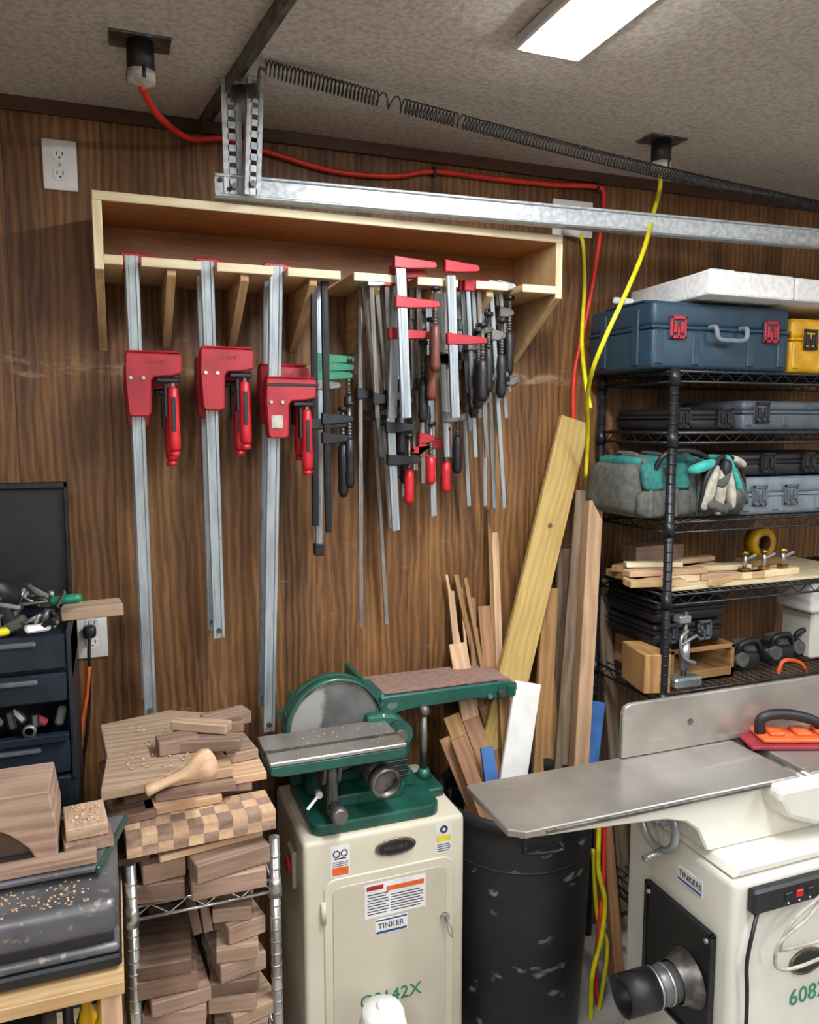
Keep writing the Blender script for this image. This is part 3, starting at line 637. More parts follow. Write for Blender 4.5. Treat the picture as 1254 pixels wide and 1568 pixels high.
# ---------------- leaning lumber in can -----------------
CX,CY,CR,CZ=.955,1.735,.205,.66
o=Obj('black_trash_can')
o.lathe((CX,CY,0),(CX,CY,CZ),[(.165,0),(.17,.01),(.188,.5),(CR-.008,.9),(CR-.006,.965),(CR+.004,.965),(CR+.006,.985),(CR,1),(CR-.01,.998),(CR-.014,.96),(.18,.5),(.16,.02),(.0,.02)],'can',n=56,caps=False)
o.lathe((CX,CY,.0),(CX,CY,.004),[(.166,0),(.16,1)],'can',n=56)
for q in (.80,): o.ring((CX,CY,CZ*q),(CX,CY,CZ*q+.006),CR-.006+(-.014*(1-q)),CR-.03,'can',n=56)
for ang in (-100,80):
    q=math.radians(ang); dx=V((math.cos(q),math.sin(q),0)); s=V((-dx.y,dx.x,0)); c=V((CX,CY,CZ*.925))+dx*(CR-.009)
    o.beam(c-s*.05,c+s*.05,.045,.006,'can',side=(0,0,1),bev=.002); c+=dx*.003+V((0,0,-.004))
    o.tube([c-s*.045,c-s*.045+dx*.010,c-s*.04+dx*.012+V((0,0,-.012)),c+s*.04+dx*.012+V((0,0,-.012)),c+s*.045+dx*.010,c+s*.045],.004,'can')
o.done()
def board(name,t,b,w,th,mat,side=(1,-.1,0),ext=0):
    p=PY(*t); q=PY(*b); q=q+(q-p).normalized()*ext
    o=Obj(name); o.beam(p,q,w,th,mat,side=side,bev=.002); return o
o=board('pine_board',(880,643,1.955),(788,1025,1.88),.092,.02,'pine',ext=.45)
p=PY(880,643,1.955); q=PY(788,1025,1.88); kk=p.lerp(q,.43)+V((-.004,-.0105,0)); o.cyl(kk,kk+V((0,-.0006,0)),.008,'cherry',n=16); o.cyl(kk+V((0,-.0004,0)),kk+V((0,-.0009,0)),.005,'walnut',n=12); o.done()
board('rough_board',(900,752,1.91),(868,1175,1.81),.07,.03,'oldwood',side=(1,-.5,0),ext=.25).done()
board('sawn_board_edge',(909,768,1.87),(886,1175,1.76),.042,.045,'sawn',side=(1,-.2,0),ext=.25).done()
board('oak_board',(842,900,1.955),(828,1180,1.86),.05,.018,'oak',ext=.3).done()
board('dark_board',(921,885,1.975),(940,1150,1.93),.04,.018,'oldwood',ext=.5).done()
board('blue_painted_board',(914,1074,1.90),(903,1168,1.86),.05,.015,'bluepaint',ext=.3).done()
board('white_painted_board',(808,1045,1.80),(786,1190,1.76),.075,.014,'white',ext=.25).done()
board('walnut_board',(865,840,1.97),(858,1150,1.93),.05,.018,'oldwood',ext=.35).done()
o=Obj('lumber_offcuts')
for t,b,w,th,m in (((748,780,1.97),(756,1010,1.93),.012,.012,'oak'),((757,815,1.965),(765,1030,1.92),.02,.01,'maple'),((698,880,1.975),(735,1050,1.93),.014,.01,'oak'),((690,905,1.97),(705,1050,1.92),.018,.01,'maple'),((712,885,1.96),(745,1060,1.90),.012,.012,'oak'),((740,928,1.955),(752,1060,1.90),.035,.012,'cherry'),((700,985,1.94),(720,1100,1.88),.05,.012,'maple'),((722,915,1.965),(728,1060,1.92),.02,.012,'cherry'),((683,880,1.975),(712,1030,1.94),.008,.008,'maple'),((706,900,1.975),(716,1030,1.94),.008,.008,'maple'),((735,960,1.96),(738,1060,1.92),.03,.01,'oak'),
    ((690,1095,1.87),(735,1215,1.80),.045,.012,'oak'),((720,1100,1.88),(765,1220,1.78),.05,.015,'cherry'),((740,1080,1.90),(770,1180,1.83),.03,.012,'oak'),((680,1130,1.83),(715,1215,1.78),.03,.012,'cherry'),((745,1145,1.78),(757,1230,1.74),.035,.012,'bluepaint'),((700,1130,1.80),(745,1250,1.72),.04,.012,'cherry'),((838,1000,1.93),(850,1170,1.86),.03,.015,'oak'),((722,1080,1.93),(722,1180,1.87),.02,.012,'walnut2'),((770,1060,1.86),(778,1200,1.80),.03,.02,'oak')):
    p=PY(*t); q=PY(*b); q=q+(q-p).normalized()*.22; o.beam(p,q,w,th,m,side=(1,-.15,0),bev=.001)
o.done()
board('floor_leaning_board',(925,1240,1.80),(945,1480,1.72),.03,.03,'cherry',ext=.3).done()

# ---------------- sander cabinet -----------------
X0,X1,Y0,Y1,Z1=.36,.754,1.62,1.93,.675
o=Obj('machine_stand_cabinet')
o.box(((X0+X1)/2,(Y0+Y1)/2,Z1/2),(X1-X0,Y1-Y0,Z1),'beige',bev=.012,seg=3)
dx0,dx1,dz0,dz1=X0+.045,X1-.03,.09,Z1-.095
o.prism(rrect(dx0,dz0,dx1,dz1,.03),.006,'beige',TXZ((0,Y0-.001,0)),bev=.002)
o.prism(rrect(dx0+.02,dz0+.02,dx1-.02,dz1-.02,.02),.003,'beige',TXZ((0,Y0-.005,0)),bev=.001)
for z in (dz0+.08,dz1-.1): o.cyl((dx0-.002,Y0-.006,z),(dx0-.002,Y0-.006,z+.05),.006,'beige')
c=V(((X0+X1)/2+.02,Y0-.003,Z1-.045)); 
o.prism([(.05*math.cos(i*math.pi/16),.021*math.sin(i*math.pi/16)) for i in range(32)],.004,'badge',TXZ(c),bev=.001)
o.prism([(.042*math.cos(i*math.pi/16),.015*math.sin(i*math.pi/16)) for i in range(32)],.003,'blackmetal',TXZ(c+V((0,-.002,0))),bev=0); o.text('MACHINE',TXZ(c+V((-.03,-.0037,-.004))),.013,'badge')
def sticker(o,cx,cz,w,h,bars,Y):
    o.bb((cx-w/2,Y-.0006,cz-h/2),(cx+w/2,Y+.0004,cz+h/2),'label',bev=0)
    for (x0,z0,x1,z1,m) in bars: o.bb((cx-w/2+w*x0,Y-.0011,cz-h/2+h*z0),(cx-w/2+w*x1,Y-.0004,cz-h/2+h*z1),m,bev=0)
lines=lambda x0,x1,z0,z1,n,m='ink':[(x0,z0+(z1-z0)*i/n,x1-(.1 if i%3==0 else 0)*(x1-x0),z0+(z1-z0)*(i+.3)/n,m) for i in range(n)]
sticker(o,X0+.085,Z1-.055,.045,.075,[(.08,.05,.92,.3,'inkorange'),(.2,.56,.8,.6,'ink')]+lines(.1,.9,.34,.52,3),Y0)
for s in (-1,1): o.ring((X0+.085+s*.009,Y0-.0016,Z1-.037),(X0+.085+s*.009,Y0-.0004,Z1-.037),.0085,.006,'ink',n=20)
sticker(o,X1-.055,Z1-.05,.042,.075,[(.08,.4,.92,.6,'inky')]+lines(.1,.9,.08,.36,4),Y0)
o.cyl((X1-.055,Y0-.0012,Z1-.028),(X1-.055,Y0,Z1-.028),.010,'ink'); o.cyl((X1-.055,Y0-.0016,Z1-.028),(X1-.055,Y0,Z1-.028),.004,'label')
yd=Y0-.0068
sticker(o,X0+.215,Z1-.165,.15,.082,[(.35,.72,.97,.86,'inkorange'),(.03,.82,.3,.95,'red')]+lines(.42,.96,.1,.66,7)+lines(.04,.38,.1,.76,8),yd)
sticker(o,X0+.205,Z1-.232,.08,.038,[(.03,.06,.97,.2,'inkblue'),(.03,.86,.97,.95,'inkblue')],yd); o.text('TINKER',TXZ((X0+.171,yd-.001,Z1-.237)),.019,'ink')
o.text('G0142X',TXZ((X0+.125,yd-.001,Z1-.425)),.045,'inkgreen')
c=V((X1-.055,yd,Z1-.245)); o.cyl(c,c-V((0,.008,0)),.011,'chrome',n=20); o.bb(c+V((-.0012,-.02,-.006)),c+V((.0012,-.008,.006)),'chrome',bev=0); o.tube([c+V((0,-.016,-.004)),c+V((.01,-.018,-.02)),c+V((.013,-.016,-.045)),c+V((.004,-.014,-.03)),c+V((0,-.016,-.004))],.0013,'chrome',n=5)
o.bb((X0-.012,1.68,Z1-.14),(X0,1.74,Z1-.05),'beige',bev=.004); o.cyl((X0-.02,1.71,Z1-.09),(X0-.01,1.71,Z1-.09),.018,'redhandle'); 
o.bb((X0-.001,Y0-.001,0),(X1+.001,Y1,.03),'beige'); o.done()
o=Obj('white_duct_fitting'); c=PY(586,1560,1.42); 
o.lathe(V((c.x,c.y,.0)),V((c.x,c.y,c.z+.03)),[(.05,0),(.05,.9),(.046,.9),(.046,.955),(.040,.985),(.01,1.0)],'white',n=32); o.lathe((c.x,c.y,c.z+.026),(c.x,c.y,c.z+.036),[(.014,0),(.014,.6),(.009,1)],'white',n=20); o.done()

# ---------------- belt / disc sander -----------------
o=Obj('belt_disc_sander'); zt=Z1
o.prism(rrect(.385,1.635,.70,1.90,.03),.028,'green',Matrix.Translation((0,0,zt+.015)),bev=.006,seg=2)
o.prism(rrect(.43,1.70,.64,1.86,.03),.03,'green',Matrix.Translation((0,0,zt+.043)),bev=.008,seg=2)
dc=V((.478,1.775,.872))
o.lathe(dc+V((0,.012,0)),dc+V((0,.055,0)),[(.116,0),(.123,.05),(.123,.75),(.11,1),(.0,1)],'green',n=48,caps=False)
o.ring(dc+V((0,-.012,0)),dc+V((0,.014,0)),.123,.1165,'green',n=48)
o.lathe(dc+V((0,-.006,0)),dc+V((0,.01,0)),[(.115,1),(.115,.1),(.112,0),(0.0,0)],'disc',n=48,caps=False)
o.ring(dc+V((0,-.0075,0)),dc+V((0,-.005,0)),.1160,.110,'darksteel',n=48)
o.bb((.41,1.775,.70),(.55,1.83,.86),'green',bev=.01)
o.cyl((.50,1.80,.83),(.50,1.93,.83),.07,'green',n=32)
o.prism([(.55,.70),(.68,.70),(.675,.73),(.65,.765),(.665,.80),(.655,.87),(.62,.895),(.595,.90),(.55,.90)],.11,'green',TXZ((0,1.80,0)),bev=.010,seg=2)
o.cyl((.63,1.745,.845),(.63,1.733,.845),.034,'green',n=28); o.cyl((.63,1.733,.845),(.63,1.722,.845),.016,'darksteel',n=20)
for k in range(4): o.bb((.60,1.738,.735+.013*k),(.655,1.7455,.74+.013*k),'blackmetal',bev=.001)
tz=.882
o.bb((.287,1.60,tz-.010),(.598,1.757,tz),'iron',bev=.002)
o.prism([(.287,tz-.010),(.598,tz-.010),(.598,tz-.03),(.575,tz-.036),(.31,tz-.036),(.287,tz-.03)],.152,'green',TXZ((0,1.678,0)),bev=.003)
o.bb((.2871,1.652,tz+.0002),(.598,1.667,tz+.0012),'darksteel',bev=0); o.bb((.2865,1.652,tz-.008),(.288,1.667,tz+.0012),'black',bev=0)
for k in range(60): o.box((RN.uniform(.30,.58),RN.uniform(1.61,1.75),tz+.001),(.003,.002,.0012),'sawdust',rot=(0,0,RN.random()*3),bev=0)
for x in (.42,.455): o.prism([(-.05,0),(.05,0),(.03,-.06),(0,-.075),(-.03,-.06)],.01,'darksteel',TYZ((x,1.69,tz-.036)),bev=.002)
o.bb((.425,1.655,.71),(.452,1.70,.83),'darksteel',bev=.004); o.cyl((.44,1.665,.735),(.44,1.60,.735),.012,'darksteel',n=18); o.lathe((.44,1.625,.735),(.44,1.595,.735),[(.014,0),(.02,.2),(.02,.8),(.015,1)],'darksteel',n=10)
o.cyl((.40,1.65,.78),(.40,1.625,.78),.008,'chrome'); o.beam((.40,1.63,.78),(.37,1.62,.755),.008,.008,'chrome')
o.cyl((.545,1.78,.80),(.555,1.63,.785),.033,'darksteel',n=32); o.ring((.554,1.645,.787),(.5555,1.615,.784),.036,.028,'darksteel',n=32); o.lathe((.555,1.632,.785),(.555,1.634,.785),[(.028,0),(.0,1)],'black',n=24,caps=False)
bz=.927; bx0,bx1,by0,by1=.60,.985,1.80,1.955
o.bb((bx0+.01,by0+.006,bz-.035),(bx1-.01,by1-.006,bz-.006),'green',bev=.004)
o.prism([(bx0,bz-.004),(bx1-.04,bz-.004),(bx1,bz-.012),(bx1+.005,bz-.045),(bx1-.04,bz-.052),(bx1-.12,bz-.04),(bx0+.08,bz-.045),(bx0,bz-.055)],.012,'green',TXZ((0,by0,0)),bev=.003)
o.prism([(bx0,bz-.004),(bx1-.04,bz-.004),(bx1,bz-.012),(bx1,bz-.045),(bx0,bz-.055)],.012,'green',TXZ((0,by1,0)),bev=.003)
for x in (bx0-.002,bx1-.03): o.cyl((x,by0+.008,bz-.025),(x,by1-.008,bz-.025),.027,'belt',n=28)
o.bb((bx0-.002,by0+.009,bz-.004),(bx1-.03,by1-.009,bz+.003),'belt',bev=.001)
o.bb((bx0-.05,by0-.005,bz+.002),(bx0-.036,by1-.01,bz+.05),'green',bev=.004); o.bb((bx0-.05,by0+.0,bz-.05),(bx0+.02,by1-.03,bz+.004),'green',bev=.008)
o.beam((bx0-.055,by0-.004,bz+.048),(bx0+.0,by0-.004,bz-.0),.018,.012,'green',side=(0,0,1)); o.cyl((bx0-.03,by0+.02,bz-.01),(bx0-.03,by0-.02,bz-.01),.007,'chrome')
o.cyl((bx1-.05,by0-.01,bz-.03),(bx1-.05,by0-.022,bz-.03),.012,'darksteel',n=6); o.cyl((bx1-.085,by0-.008,bz-.035),(bx1-.085,by0-.02,bz-.035),.007,'chrome',n=6)
o.bb((bx1-.03,by0-.012,bz-.045),(bx1-.005,by0,bz-.015),'green',bev=.003)
o.cyl((.715,1.79,.70),(.715,1.79,.89),.009,'darksteel'); o.lathe((.715,1.785,.865),(.715,1.785,.892),[(.010,0),(.014,.3),(.014,.7),(.008,1)],'darksteel',n=12)
o.bb((.64,1.72,zt+.001),(.745,1.83,zt+.025),'green',bev=.008,seg=2); o.lathe((.715,1.79,zt+.025),(.715,1.79,zt+.05),[(.022,0),(.012,1)],'green')
o.bb((.385,1.84,.70),(.44,1.91,.93),'green',bev=.01); o.cyl((.375,1.80,.90),(.36,1.80,.90),.016,'darksteel'); o.bb((.355,1.80,.885),(.40,1.86,.905),'green',bev=.004)
o.done()

# ---------------- chrome wire cart -----------------
shelfunit('chrome_wire_cart',.0,.265,1.45,1.86,[.10,.36,.714],.80,'chrome',pitch=.03,pr=.0105)
def jbox(o,x,y,z,w,d,h,r,m):
    w*=RN.uniform(.86,1.03); o.box((x+RN.uniform(-.008,.008),y+RN.uniform(-.012,.008),z+h/2),(w,d,h),m,rot=(0,0,r+RN.uniform(-.07,.07)),grain=0,bev=.002)
z=.7195; L=[]
def layer(h,items):
    global z
    for x,y,w,d,r,m in items: L.append((x,y,z,w,d,h-.001,r,m))
    z+=h
layer(.038,[(.175,1.47,.15,.10,.05,'walnut2'),(.05,1.50,.10,.12,-.1,'walnut'),(.14,1.72,.28,.18,.0,'walnut')])
layer(.038,[(.165,1.49,.15,.12,.16,'walnut2'),(.045,1.50,.09,.13,.08,'walnut'),(.13,1.72,.28,.18,.03,'walnut')])
layer(.014,[(.14,1.52,.20,.14,.10,'maple'),(.0,1.52,.08,.12,.1,'walnut'),(.13,1.75,.26,.18,.0,'walnut2')])
layer(.014,[(.12,1.52,.20,.14,.05,'walnut2'),(.24,1.55,.06,.14,.1,'walnut'),(.13,1.75,.26,.18,.0,'walnut2')])
zs=z
layer(.040,[(.12,1.75,.26,.18,.0,'walnut')])
o=Obj('walnut_offcut_pile')
for a in L: jbox(o,*a)
T=Matrix.Translation((.140,1.50,zs))@Matrix.Rotation(.05,4,'Z')
for i in range(10):
    for j in range(3):
        for k in range(2):
            o.box((-.135+.0272*i,-.055+.03*j,.010+.0195*k),(.0272,.03,.0195),'maple' if (i+j+k)%2==0 else 'walnut2',T=T,bev=.0004,grain=1)
L=[]; z=zs+.040
layer(.018,[(.10,1.53,.15,.09,.12,'maple'),(.00,1.54,.09,.12,.1,'walnut'),(.20,1.62,.11,.16,-.1,'walnut2'),(.10,1.74,.26,.2,0,'walnut')])
layer(.018,[(.13,1.56,.15,.09,-.05,'walnut2'),(.22,1.60,.08,.14,.05,'maple'),(.01,1.62,.1,.2,.2,'walnut'),(.11,1.76,.24,.2,.05,'walnut')])
layer(.022,[(.13,1.58,.16,.12,.1,'maple'),(.22,1.66,.08,.14,.2,'walnut2'),(.03,1.66,.13,.2,.0,'walnut')])
zp=z
for a in L: jbox(o,*a)
o.prism([(-.045,1.46),(.05,1.47),(.15,1.56),(.20,1.78),(.10,1.84),(-.05,1.80),(-.035,1.62)],.02,'tan',Matrix.Translation((0,0,zp+.0105)),bev=.002,tint=.3,grain=0)
zq=zp+.0215
for x,y,w,d,h,r,m in ((.10,1.60,.08,.05,.028,.1,'walnut2'),(.165,1.58,.12,.04,.024,-.25,'walnut2'),(.17,1.66,.14,.045,.024,.12,'walnut'),(.21,1.70,.10,.05,.028,.3,'walnut2')):
    o.box((x,y,zq+h/2),(w,d,h),m,rot=(0,0,r),bev=.002)
o.box((.15,1.62,zq+.037),(.12,.035,.020),'tan',rot=(0,.03,-.5),bev=.002)
for i in range(70):
    o.box((RN.uniform(.0,.16),RN.uniform(1.5,1.75),zq+.0015),(.005,.003,.002),'sawdust',rot=(RN.random(),RN.random(),RN.random()*3),bev=0)
o.done()
o=Obj('turned_wooden_mallet')
a=PY(222,1212,1.43); b=PY(330,1165,1.45)
o.lathe(a,b,[(.006,0),(.011,.02),(.010,.12),(.0085,.3),(.010,.5),(.017,.62),(.027,.74),(.031,.86),(.027,.96),(.015,1)],'maple',n=28,tint=.8); o.done()
L=[]; z=.3655
for k in range(9):
    h=.03+.008*(k%2)
    layer(h,[(.06+RN.uniform(-.02,.02),1.52,.12,.16,RN.uniform(-.2,.2),RN.choice(['walnut','walnut2'])),(.195+RN.uniform(-.01,.01),1.51,.11-.004*k,.14,RN.uniform(-.35,.35),RN.choice(['walnut','walnut2','tan','walnut2'])),(.13,1.72,.22,.18,0,'walnut')] if k<7 else [(.20,1.51,.08,.12,RN.uniform(-.3,.3),'walnut2')])
o=Obj('walnut_offcut_stack')
for a in L: jbox(o,*a)
for k in range(5): o.beam((.12+.02*k,1.50,.60),(.10+.028*k,1.56,.70),.018,.03,'walnut2' if k%2 else 'walnut')
o.done()

# ---------------- tool chest on left -----------------
X0,X1,Y0,Y1=-.62,-.092,1.62,1.90
o=Obj('machinist_tool_chest')
z0,z1=.30,1.20
bzs=[.30,.44,.58,.72,.845,.915,.99,1.06,1.125,1.20]
o.bb((X0,Y0+.012,z0),(X1,Y1,.905),'bluemetal',bev=.003); o.bb((X0,Y1-.01,.9),(X1,Y1,z1),'bluemetal'); 
for x in (X0,X1-.008): o.bb((x,Y0+.008,.9),(x+.008,Y1,z1),'bluemetal')
for x in (X0+.01,X1-.05): 
    for y in (Y0+.03,Y1-.05): o.bb((x,y,0),(x+.04,y+.04,z0),'blackmetal')
o.bb((X0,Y0+.02,1.10),(X1,Y1,1.185),'bluemetal')
o.bb((X0,Y0+.02,.92),(X1,Y1,.925),'bluemetal')
for a,b in zip(bzs[:-1],bzs[1:]):
    if abs(a-.99)<.001: continue
    o.bb((X0+.01,Y0,a+.004),(X1-.01,Y0+.02,b-.004),'bluemetal',bev=.003)
    o.bb((X0+.05,Y0-.010,b-.022),(X1-.06,Y0+.002,b-.012),'grey',bev=.003)
o.bb((X0+.01,Y0-.02,.99),(X1-.01,Y0-.012,1.005),'bluemetal'); o.bb((X0+.01,Y0-.02,.992),(X1-.01,Y0+.02,.998),'bluemetal')
for k in range(16):
    x=X1-.03-.02*k; c=V((x,Y0+.02+RN.uniform(-.01,.02),1.008+RN.uniform(0,.02))); q=c+V((RN.uniform(-.03,.02),.01,RN.uniform(.01,.04))); q.x=min(q.x,X1-.02)
    o.beam(c,q,.016,.012,['dgrey','maroon','blackmetal','darksteel','black'][k%5],bev=.004)
for k in (0,3): o.ring((X1-.08-.05*k,Y0+.0,1.010),(X1-.08-.05*k,Y0+.010,1.010),.013,.008,'darksteel',n=14)
o.bb((X0,Y1-.02,z1),(X1-.005,Y1-.008,1.475),'black',bev=.003)
o.bb((X0,Y1-.035,1.462),(X1-.005,Y1-.008,1.475),'blackmetal')
o.bb((X1-.013,Y1-.035,z1),(X1-.005,Y1-.008,1.475),'blackmetal')
o.done()
o=Obj('hand_tool_pile')
for k in range(90):
    p=V((RN.uniform(-.42,-.11),RN.uniform(1.635,1.84),1.20)); mh=.06*max(0,1-abs(p.x+.24)/.2); p.z+=RN.uniform(.002,.02+mh); q=p+V((RN.uniform(-.05,.05),RN.uniform(-.03,.03),RN.uniform(-.015,.03)))
    q.x=min(q.x,-.10); q.z=max(q.z,1.203); m=RN.choice(['steel','darksteel','dgrey','black','blackmetal','iron'])
    if k%3==0: o.cyl(p,q,RN.uniform(.003,.007),m,n=10)
    elif k%7==0: o.ring(p,p+(q-p).normalized()*.01,.014,.008,'darksteel',n=14)
    else: o.beam(p,q,RN.uniform(.005,.016),RN.uniform(.003,.010),m,side=(RN.random(),RN.random(),RN.random()))
for p in ((-.33,1.632),(-.22,1.63),(-.15,1.64)): o.box((p[0],p[1],1.209),(.045,.025,.013),'ycord' if p[0]<-.2 else 'label',rot=(0,0,.3),bev=.004)
p=V((-.17,1.70,1.245)); q=V((-.07,1.69,1.252)); o.lathe(p+(q-p)*.4,q,[(.006,0),(.009,.1),(.010,.8),(.007,1)],'greenc',n=14); o.cyl(p-(q-p)*.5,p+(q-p)*.5,.004,'darksteel')
# cordless drill lying on the pile
c=V((-.235,1.69,1.285)); dv=V((-.35,-.1,.25)).normalized()
o.lathe(c-dv*.06,c+dv*.07,[(.012,0),(.022,.08),(.026,.3),(.026,.6),(.018,.7),(.016,.9),(.008,1)],'blackmetal',n=20); o.beam(c-dv*.01,c+V((.035,0,-.085)),.03,.026,'black',side=(0,1,0),bev=.006); o.box(c+V((.035,0,-.08)),(.055,.045,.022),'dgrey',rot=(0,-.4,0),bev=.005)
o.done()
o=Obj('small_wood_scrap'); o.box((-.055,1.75,1.2135),(.12,.07,.024),'tan',rot=(0,0,.1)); o.done()

# ---------------- foreground planer with walnut blocks -----------------
o=Obj('benchtop_planer')
o.box((-.27,1.36,.855),(.50,.32,.056),'dustygrey',bev=.016,seg=3)
o.box((-.27,1.36,.822),(.486,.306,.02),'black',bev=.003)
o.box((-.27,1.36,.806),(.50,.32,.016),'dustygrey',bev=.006,seg=2)
o.box((-.27,1.36,.787),(.506,.326,.020),'blackmetal',bev=.004)
for k in range(150): o.box((RN.uniform(-.4,-.06),RN.uniform(1.21,1.28),.8835),(.004,.003,.0015),'sawdust',rot=(RN.random(),RN.random(),RN.random()*3),bev=0)
o.done()
o=Obj('planer_cradle_shelf'); o.bb((-.55,1.17,.75),(-.015,1.55,.771),'ply'); 
for x in (-.53,-.035): 
    for y in (1.20,1.52): o.bb((x-.015,y-.015,0),(x+.015,y+.015,.75),'maple')
o.bb((-.55,1.18,.45),(-.015,1.55,.47),'plyedge'); o.done()
o=Obj('tabletop_bandsaw_plate')
o.prism([(-.52,1.27),(-.05,1.272),(-.004,1.435),(-.52,1.45)],.010,'dustygrey',Matrix.Translation((0,0,.8985)),bev=.003)
o.prism([(-.052,1.272),(-.046,1.268),(.0,1.436),(-.006,1.438)],.016,'green',Matrix.Translation((0,0,.896)),bev=.002)
o.bb((-.50,1.30,.8835),(-.10,1.42,.8935),'blackmetal'); o.cyl((-.055,1.30,.8838),(-.055,1.30,.8935),.006,'inkblue'); o.done()
o=Obj('walnut_bowl_blank')
P=[(-.34,.118),(-.116,.118),(-.108,.06),(-.108,0),(-.135,0),(-.15,.03),(-.175,.055),(-.21,.075),(-.25,.085),(-.34,.088)]
o.prism(P,.12,'walnut2',TXZ((0,1.37,.9045)),bev=.002,grain=0); o.bb((-.34,1.35,.9045),(-.14,1.42,.95),'walnut',bev=.002); o.done()
o=Obj('walnut_block'); o.box((-.068,1.37,.9135),(.075,.10,.018),'walnut2',rot=(0,0,.15)); o.box((-.068,1.375,.934),(.065,.09,.021),'tan',rot=(0,0,.1))
for k in range(70): o.box((RN.uniform(-.09,-.045),RN.uniform(1.34,1.41),.9452),(.004,.003,.0015),'sawdust',rot=(RN.random(),RN.random(),RN.random()*3),bev=0)
o.box((-.18,1.295,.9105),(.26,.035,.012),'walnut2',rot=(0,0,.02)); o.done()
o=Obj('router_bit_rack')
o.bb((-.40,1.185,.4715),(-.13,1.40,.70),'blackmetal',bev=.004)
for i in range(3):
    for j in range(3): c=V((-.16-.05*i,1.184,.66-.045*j)); o.cyl(c,c-V((0,.012,0)),.014,'chrome',n=20); o.cyl(c-V((0,.012,0)),c-V((0,.016,0)),.007,'darksteel',n=14)
o.done()
o=Obj('glue_bottle_group')
for k,(x,m) in enumerate(((-.10,'black'),(-.075,'yellow'),(-.05,'yellow'))):
    o.lathe((x,1.25+.03*(k%2),.4715),(x,1.25+.03*(k%2),.70),[(.014,0),(.016,.02),(.016,.75),(.008,.85),(.008,.95),(.004,1)],m,n=18)
o.done()

# ---------------- jointer -----------------
tz=.882; jy0,jy1=1.16,1.365
o=Obj('jointer')
o.prism([(.635,jy1-.004),(.645,jy1),(1.30,jy1),(1.30,jy0),(.66,jy0),(.632,jy0+.02)],.014,'iron',Matrix.Translation((0,0,tz-.007)),bev=.002)
o.prism([(1.33,jy1),(2.1,jy1),(2.1,jy0),(1.33,jy0)],.014,'iron',Matrix.Translation((0,0,tz-.006)),bev=.002)
o.cyl((1.315,jy0,tz-.02),(1.315,jy1,tz-.02),.017,'darksteel',n=24)
o.bb((.70,jy0-.003,tz-.010),(1.22,jy0+.004,tz-.004),'darksteel',bev=.001)
o.prism([(.65,tz-.014),(.66,tz-.026),(.88,tz-.040),(.98,tz-.048),(1.03,tz-.062),(1.06,tz-.085),(1.075,tz-.115),(1.085,tz-.135),(2.1,tz-.135),(2.1,tz-.014)],.165,'jwhite',TXZ((0,(jy0+jy1)/2,0)),bev=.004)
o.prism([(1.22,tz-.004),(1.46,tz-.004),(1.46,tz-.10),(1.32,tz-.10),(1.24,tz-.07),(1.215,tz-.03)],.06,'jwhite',TXZ((0,jy0,0)),bev=.012,seg=3)
o.prism([(1.10,tz-.135),(2.1,tz-.135),(2.1,tz-.155),(1.085,tz-.155)],.31,'jwhite',TXZ((0,1.265,0)),bev=.005)
fx0=1.0
o.prism([(fx0,tz+.001),(2.1,tz+.001),(2.1,tz+.121),(fx0+.02,tz+.121),(fx0+.006,tz+.115),(fx0,tz+.10)],.012,'iron',TXZ((0,jy1-.006,0)),bev=.002)
for x in (1.18,): o.cyl((x,jy1-.0125,tz+.06),(x,jy1-.011,tz+.06),.008,'darksteel',n=14)
o.bb((1.35,jy1,tz-.02),(1.6,jy1+.10,tz+.05),'jwhite',bev=.01)
cz=tz-.156
o.box((1.43,1.265,cz/2),(.70,.33,cz),'jwhite',bev=.015,seg=3)
c=V((1.035,1.27,.775)); 
ring=[c+V((0,.055*math.cos(q),.055*math.sin(q))) for q in [i*math.pi/8 for i in range(16)]]
o.tube(ring,.008,'steel',closed=True,smooth=3); o.cyl(c,c+V((.12,0,0)),.010,'steel')
for q in range(3):
    aa=q*2.09+.3; o.beam(c,c+V((0,.055*math.cos(aa),.055*math.sin(aa))),.010,.006,'steel')
o.cyl(c+V((0,-.02,-.05)),c+V((-.05,-.02,-.06)),.008,'chrome',r1=.006); 
o.bb((1.070,1.135,.345),(1.079,1.345,.60),'blackmetal',bev=.003)
for a,b in (((1.064,1.135,.345),(1.072,1.345,.353)),((1.064,1.135,.592),(1.072,1.345,.60)),((1.064,1.135,.345),(1.072,1.143,.60)),((1.064,1.337,.345),(1.072,1.345,.60))): o.bb(a,b,'blackmetal')
for y in (1.15,1.33):
    for z in (.365,.58): o.cyl((1.070,y,z),(1.062,y,z),.005,'steel',n=8)
ps=PX(1052,1497,1.07); pe=PX(952,1526,.915); dd=(pe-ps).normalized()
o.lathe(ps,ps+dd*.035,[(.06,0),(.048,.5),(.042,1)],'darksteel',n=32,caps=False)
L0=(pe-ps).length
o.cyl(ps+dd*.02,ps+dd*(L0*.62),.038,'dustygrey',n=32); o.ring(ps+dd*(L0*.55),pe,.041,.035,'black',n=36)
o.lathe(pe-dd*.04,pe-dd*.038,[(.036,0),(0,1)],'black',n=24,caps=False)
for k in (.32,.5): o.ring(ps+dd*(L0*k),ps+dd*(L0*k+.008),.0405,.037,'chrome',n=32)
yq=1.0995
o.bb((1.11,yq-.022,.665),(1.55,yq,.715),'blackmetal',bev=.005)
for k,(m) in enumerate(('blackmetal','redhandle','black')): o.bb((1.185+.028*k,yq-.025,.683),(1.203+.028*k,yq-.021,.698),m,bev=.002); o.cyl((1.194+.028*k,yq-.022,.676),(1.194+.028*k,yq-.0235,.676),.002,'label',n=8)
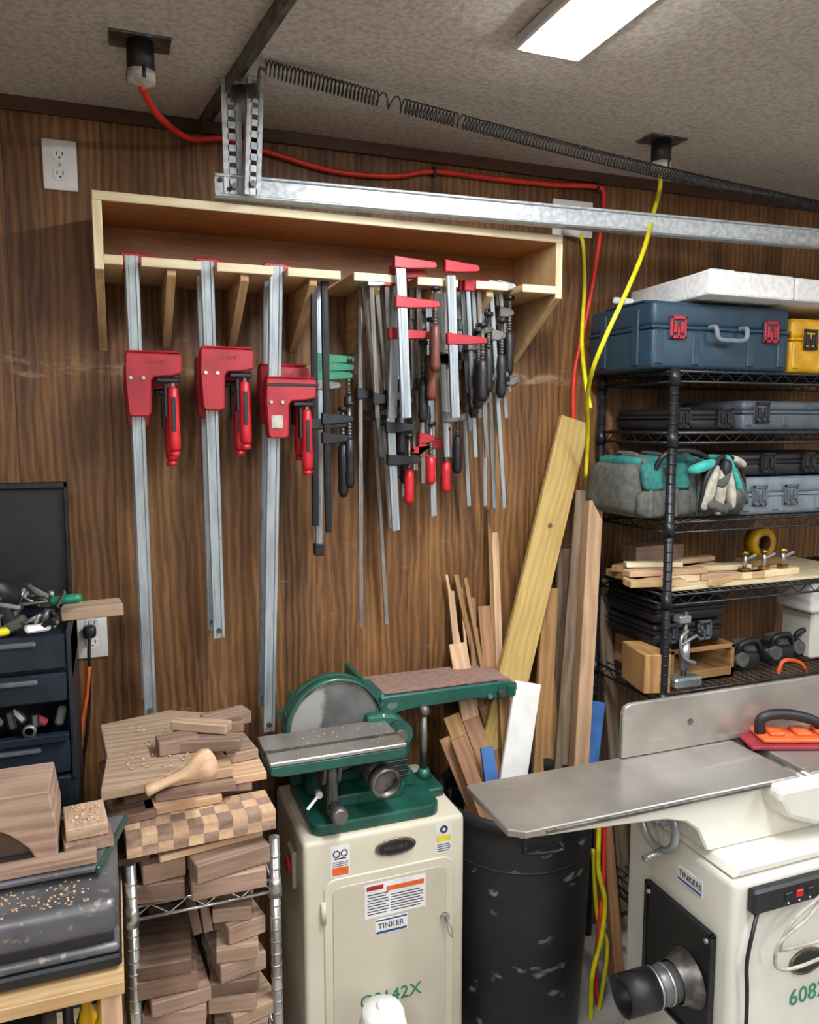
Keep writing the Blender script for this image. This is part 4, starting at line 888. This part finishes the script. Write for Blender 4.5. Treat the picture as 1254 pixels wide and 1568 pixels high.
o.prism([(.045*math.cos(i*math.pi/16),.028*math.sin(i*math.pi/16)) for i in range(32)],.005,'badge',TXZ((1.275,yq-.002,.52)),bev=.001)
o.prism([(.038*math.cos(i*math.pi/16),.021*math.sin(i*math.pi/16)) for i in range(32)],.004,'blackmetal',TXZ((1.275,yq-.0035,.52)),bev=.0)
o.text('6082',TXZ((1.235,yq-.001,.43)),.05,'inkgreen')
T=Matrix.Translation((1.0795,1.22,.665))@Matrix(((0,0,-1,0),(-1,0,0,0),(0,1,0,0),(0,0,0,1)))
o.box((0,0,0),(.075,.034,.001),'label',T=T,bev=0); o.box((0,-.012,.0008),(.07,.004,.0006),'inkblue',T=T,bev=0); o.text('TINKERS',T@Matrix.Translation((-.033,-.004,.0008)),.018,'ink')
o.tube([(1.30,yq-.03,.70),(1.22,yq-.05,.66),(1.16,yq-.05,.63),(1.145,yq-.045,.60),(1.16,yq-.04,.56),(1.23,yq-.04,.55),(1.40,yq-.05,.58)],.0035,'cream')
o.tube([(1.35,yq-.03,.73),(1.25,yq-.045,.69),(1.18,yq-.05,.66),(1.155,yq-.045,.61),(1.19,yq-.03,.585),(1.30,yq-.04,.59)],.0035,'cream')
o.tube([(1.13,yq-.012,.67),(1.10,yq-.03,.64),(1.09,yq-.03,.58),(1.10,yq-.025,.50),(1.11,yq-.02,.30),(1.12,yq-.02,.02)],.004,'black')
o.done()
def pad(u,v,rz,mat1,matb):
    o=Obj('push_block'); c=PZ(u,v,tz+.001); T=Matrix.Translation(c)@Matrix.Rotation(rz,4,'Z')
    o.box((0,0,.006),(.22,.105,.010),matb,T=T,bev=.003); o.box((0.01,0,.017),(.18,.08,.012),mat1,T=T,bev=.006,seg=2)
    for x in (-.04,.02,.07): o.box((x,0,.026),(.035,.05,.012),mat1,T=T,bev=.006,seg=2)
    pts=[T@V(p) for p in ((-.07,0,.022),(-.068,0,.055),(-.03,0,.066),(.02,0,.060),(.06,0,.045),(.072,0,.022))]; o.tube(pts,.012,'black',n=12); o.done()
pad(1210,1136,-.35,'orange','maroon'); pad(1292,1092,-.1,'orange','maroon')

# ---------------- world -----------------
w=bpy.data.worlds.new('w'); bpy.context.scene.world=w; w.use_nodes=True
w.node_tree.nodes['Background'].inputs[0].default_value=(.6,.7,.8,1); w.node_tree.nodes['Background'].inputs[1].default_value=.1
sc=bpy.context.scene
sc.view_settings.view_transform='Standard'; sc.view_settings.exposure=0
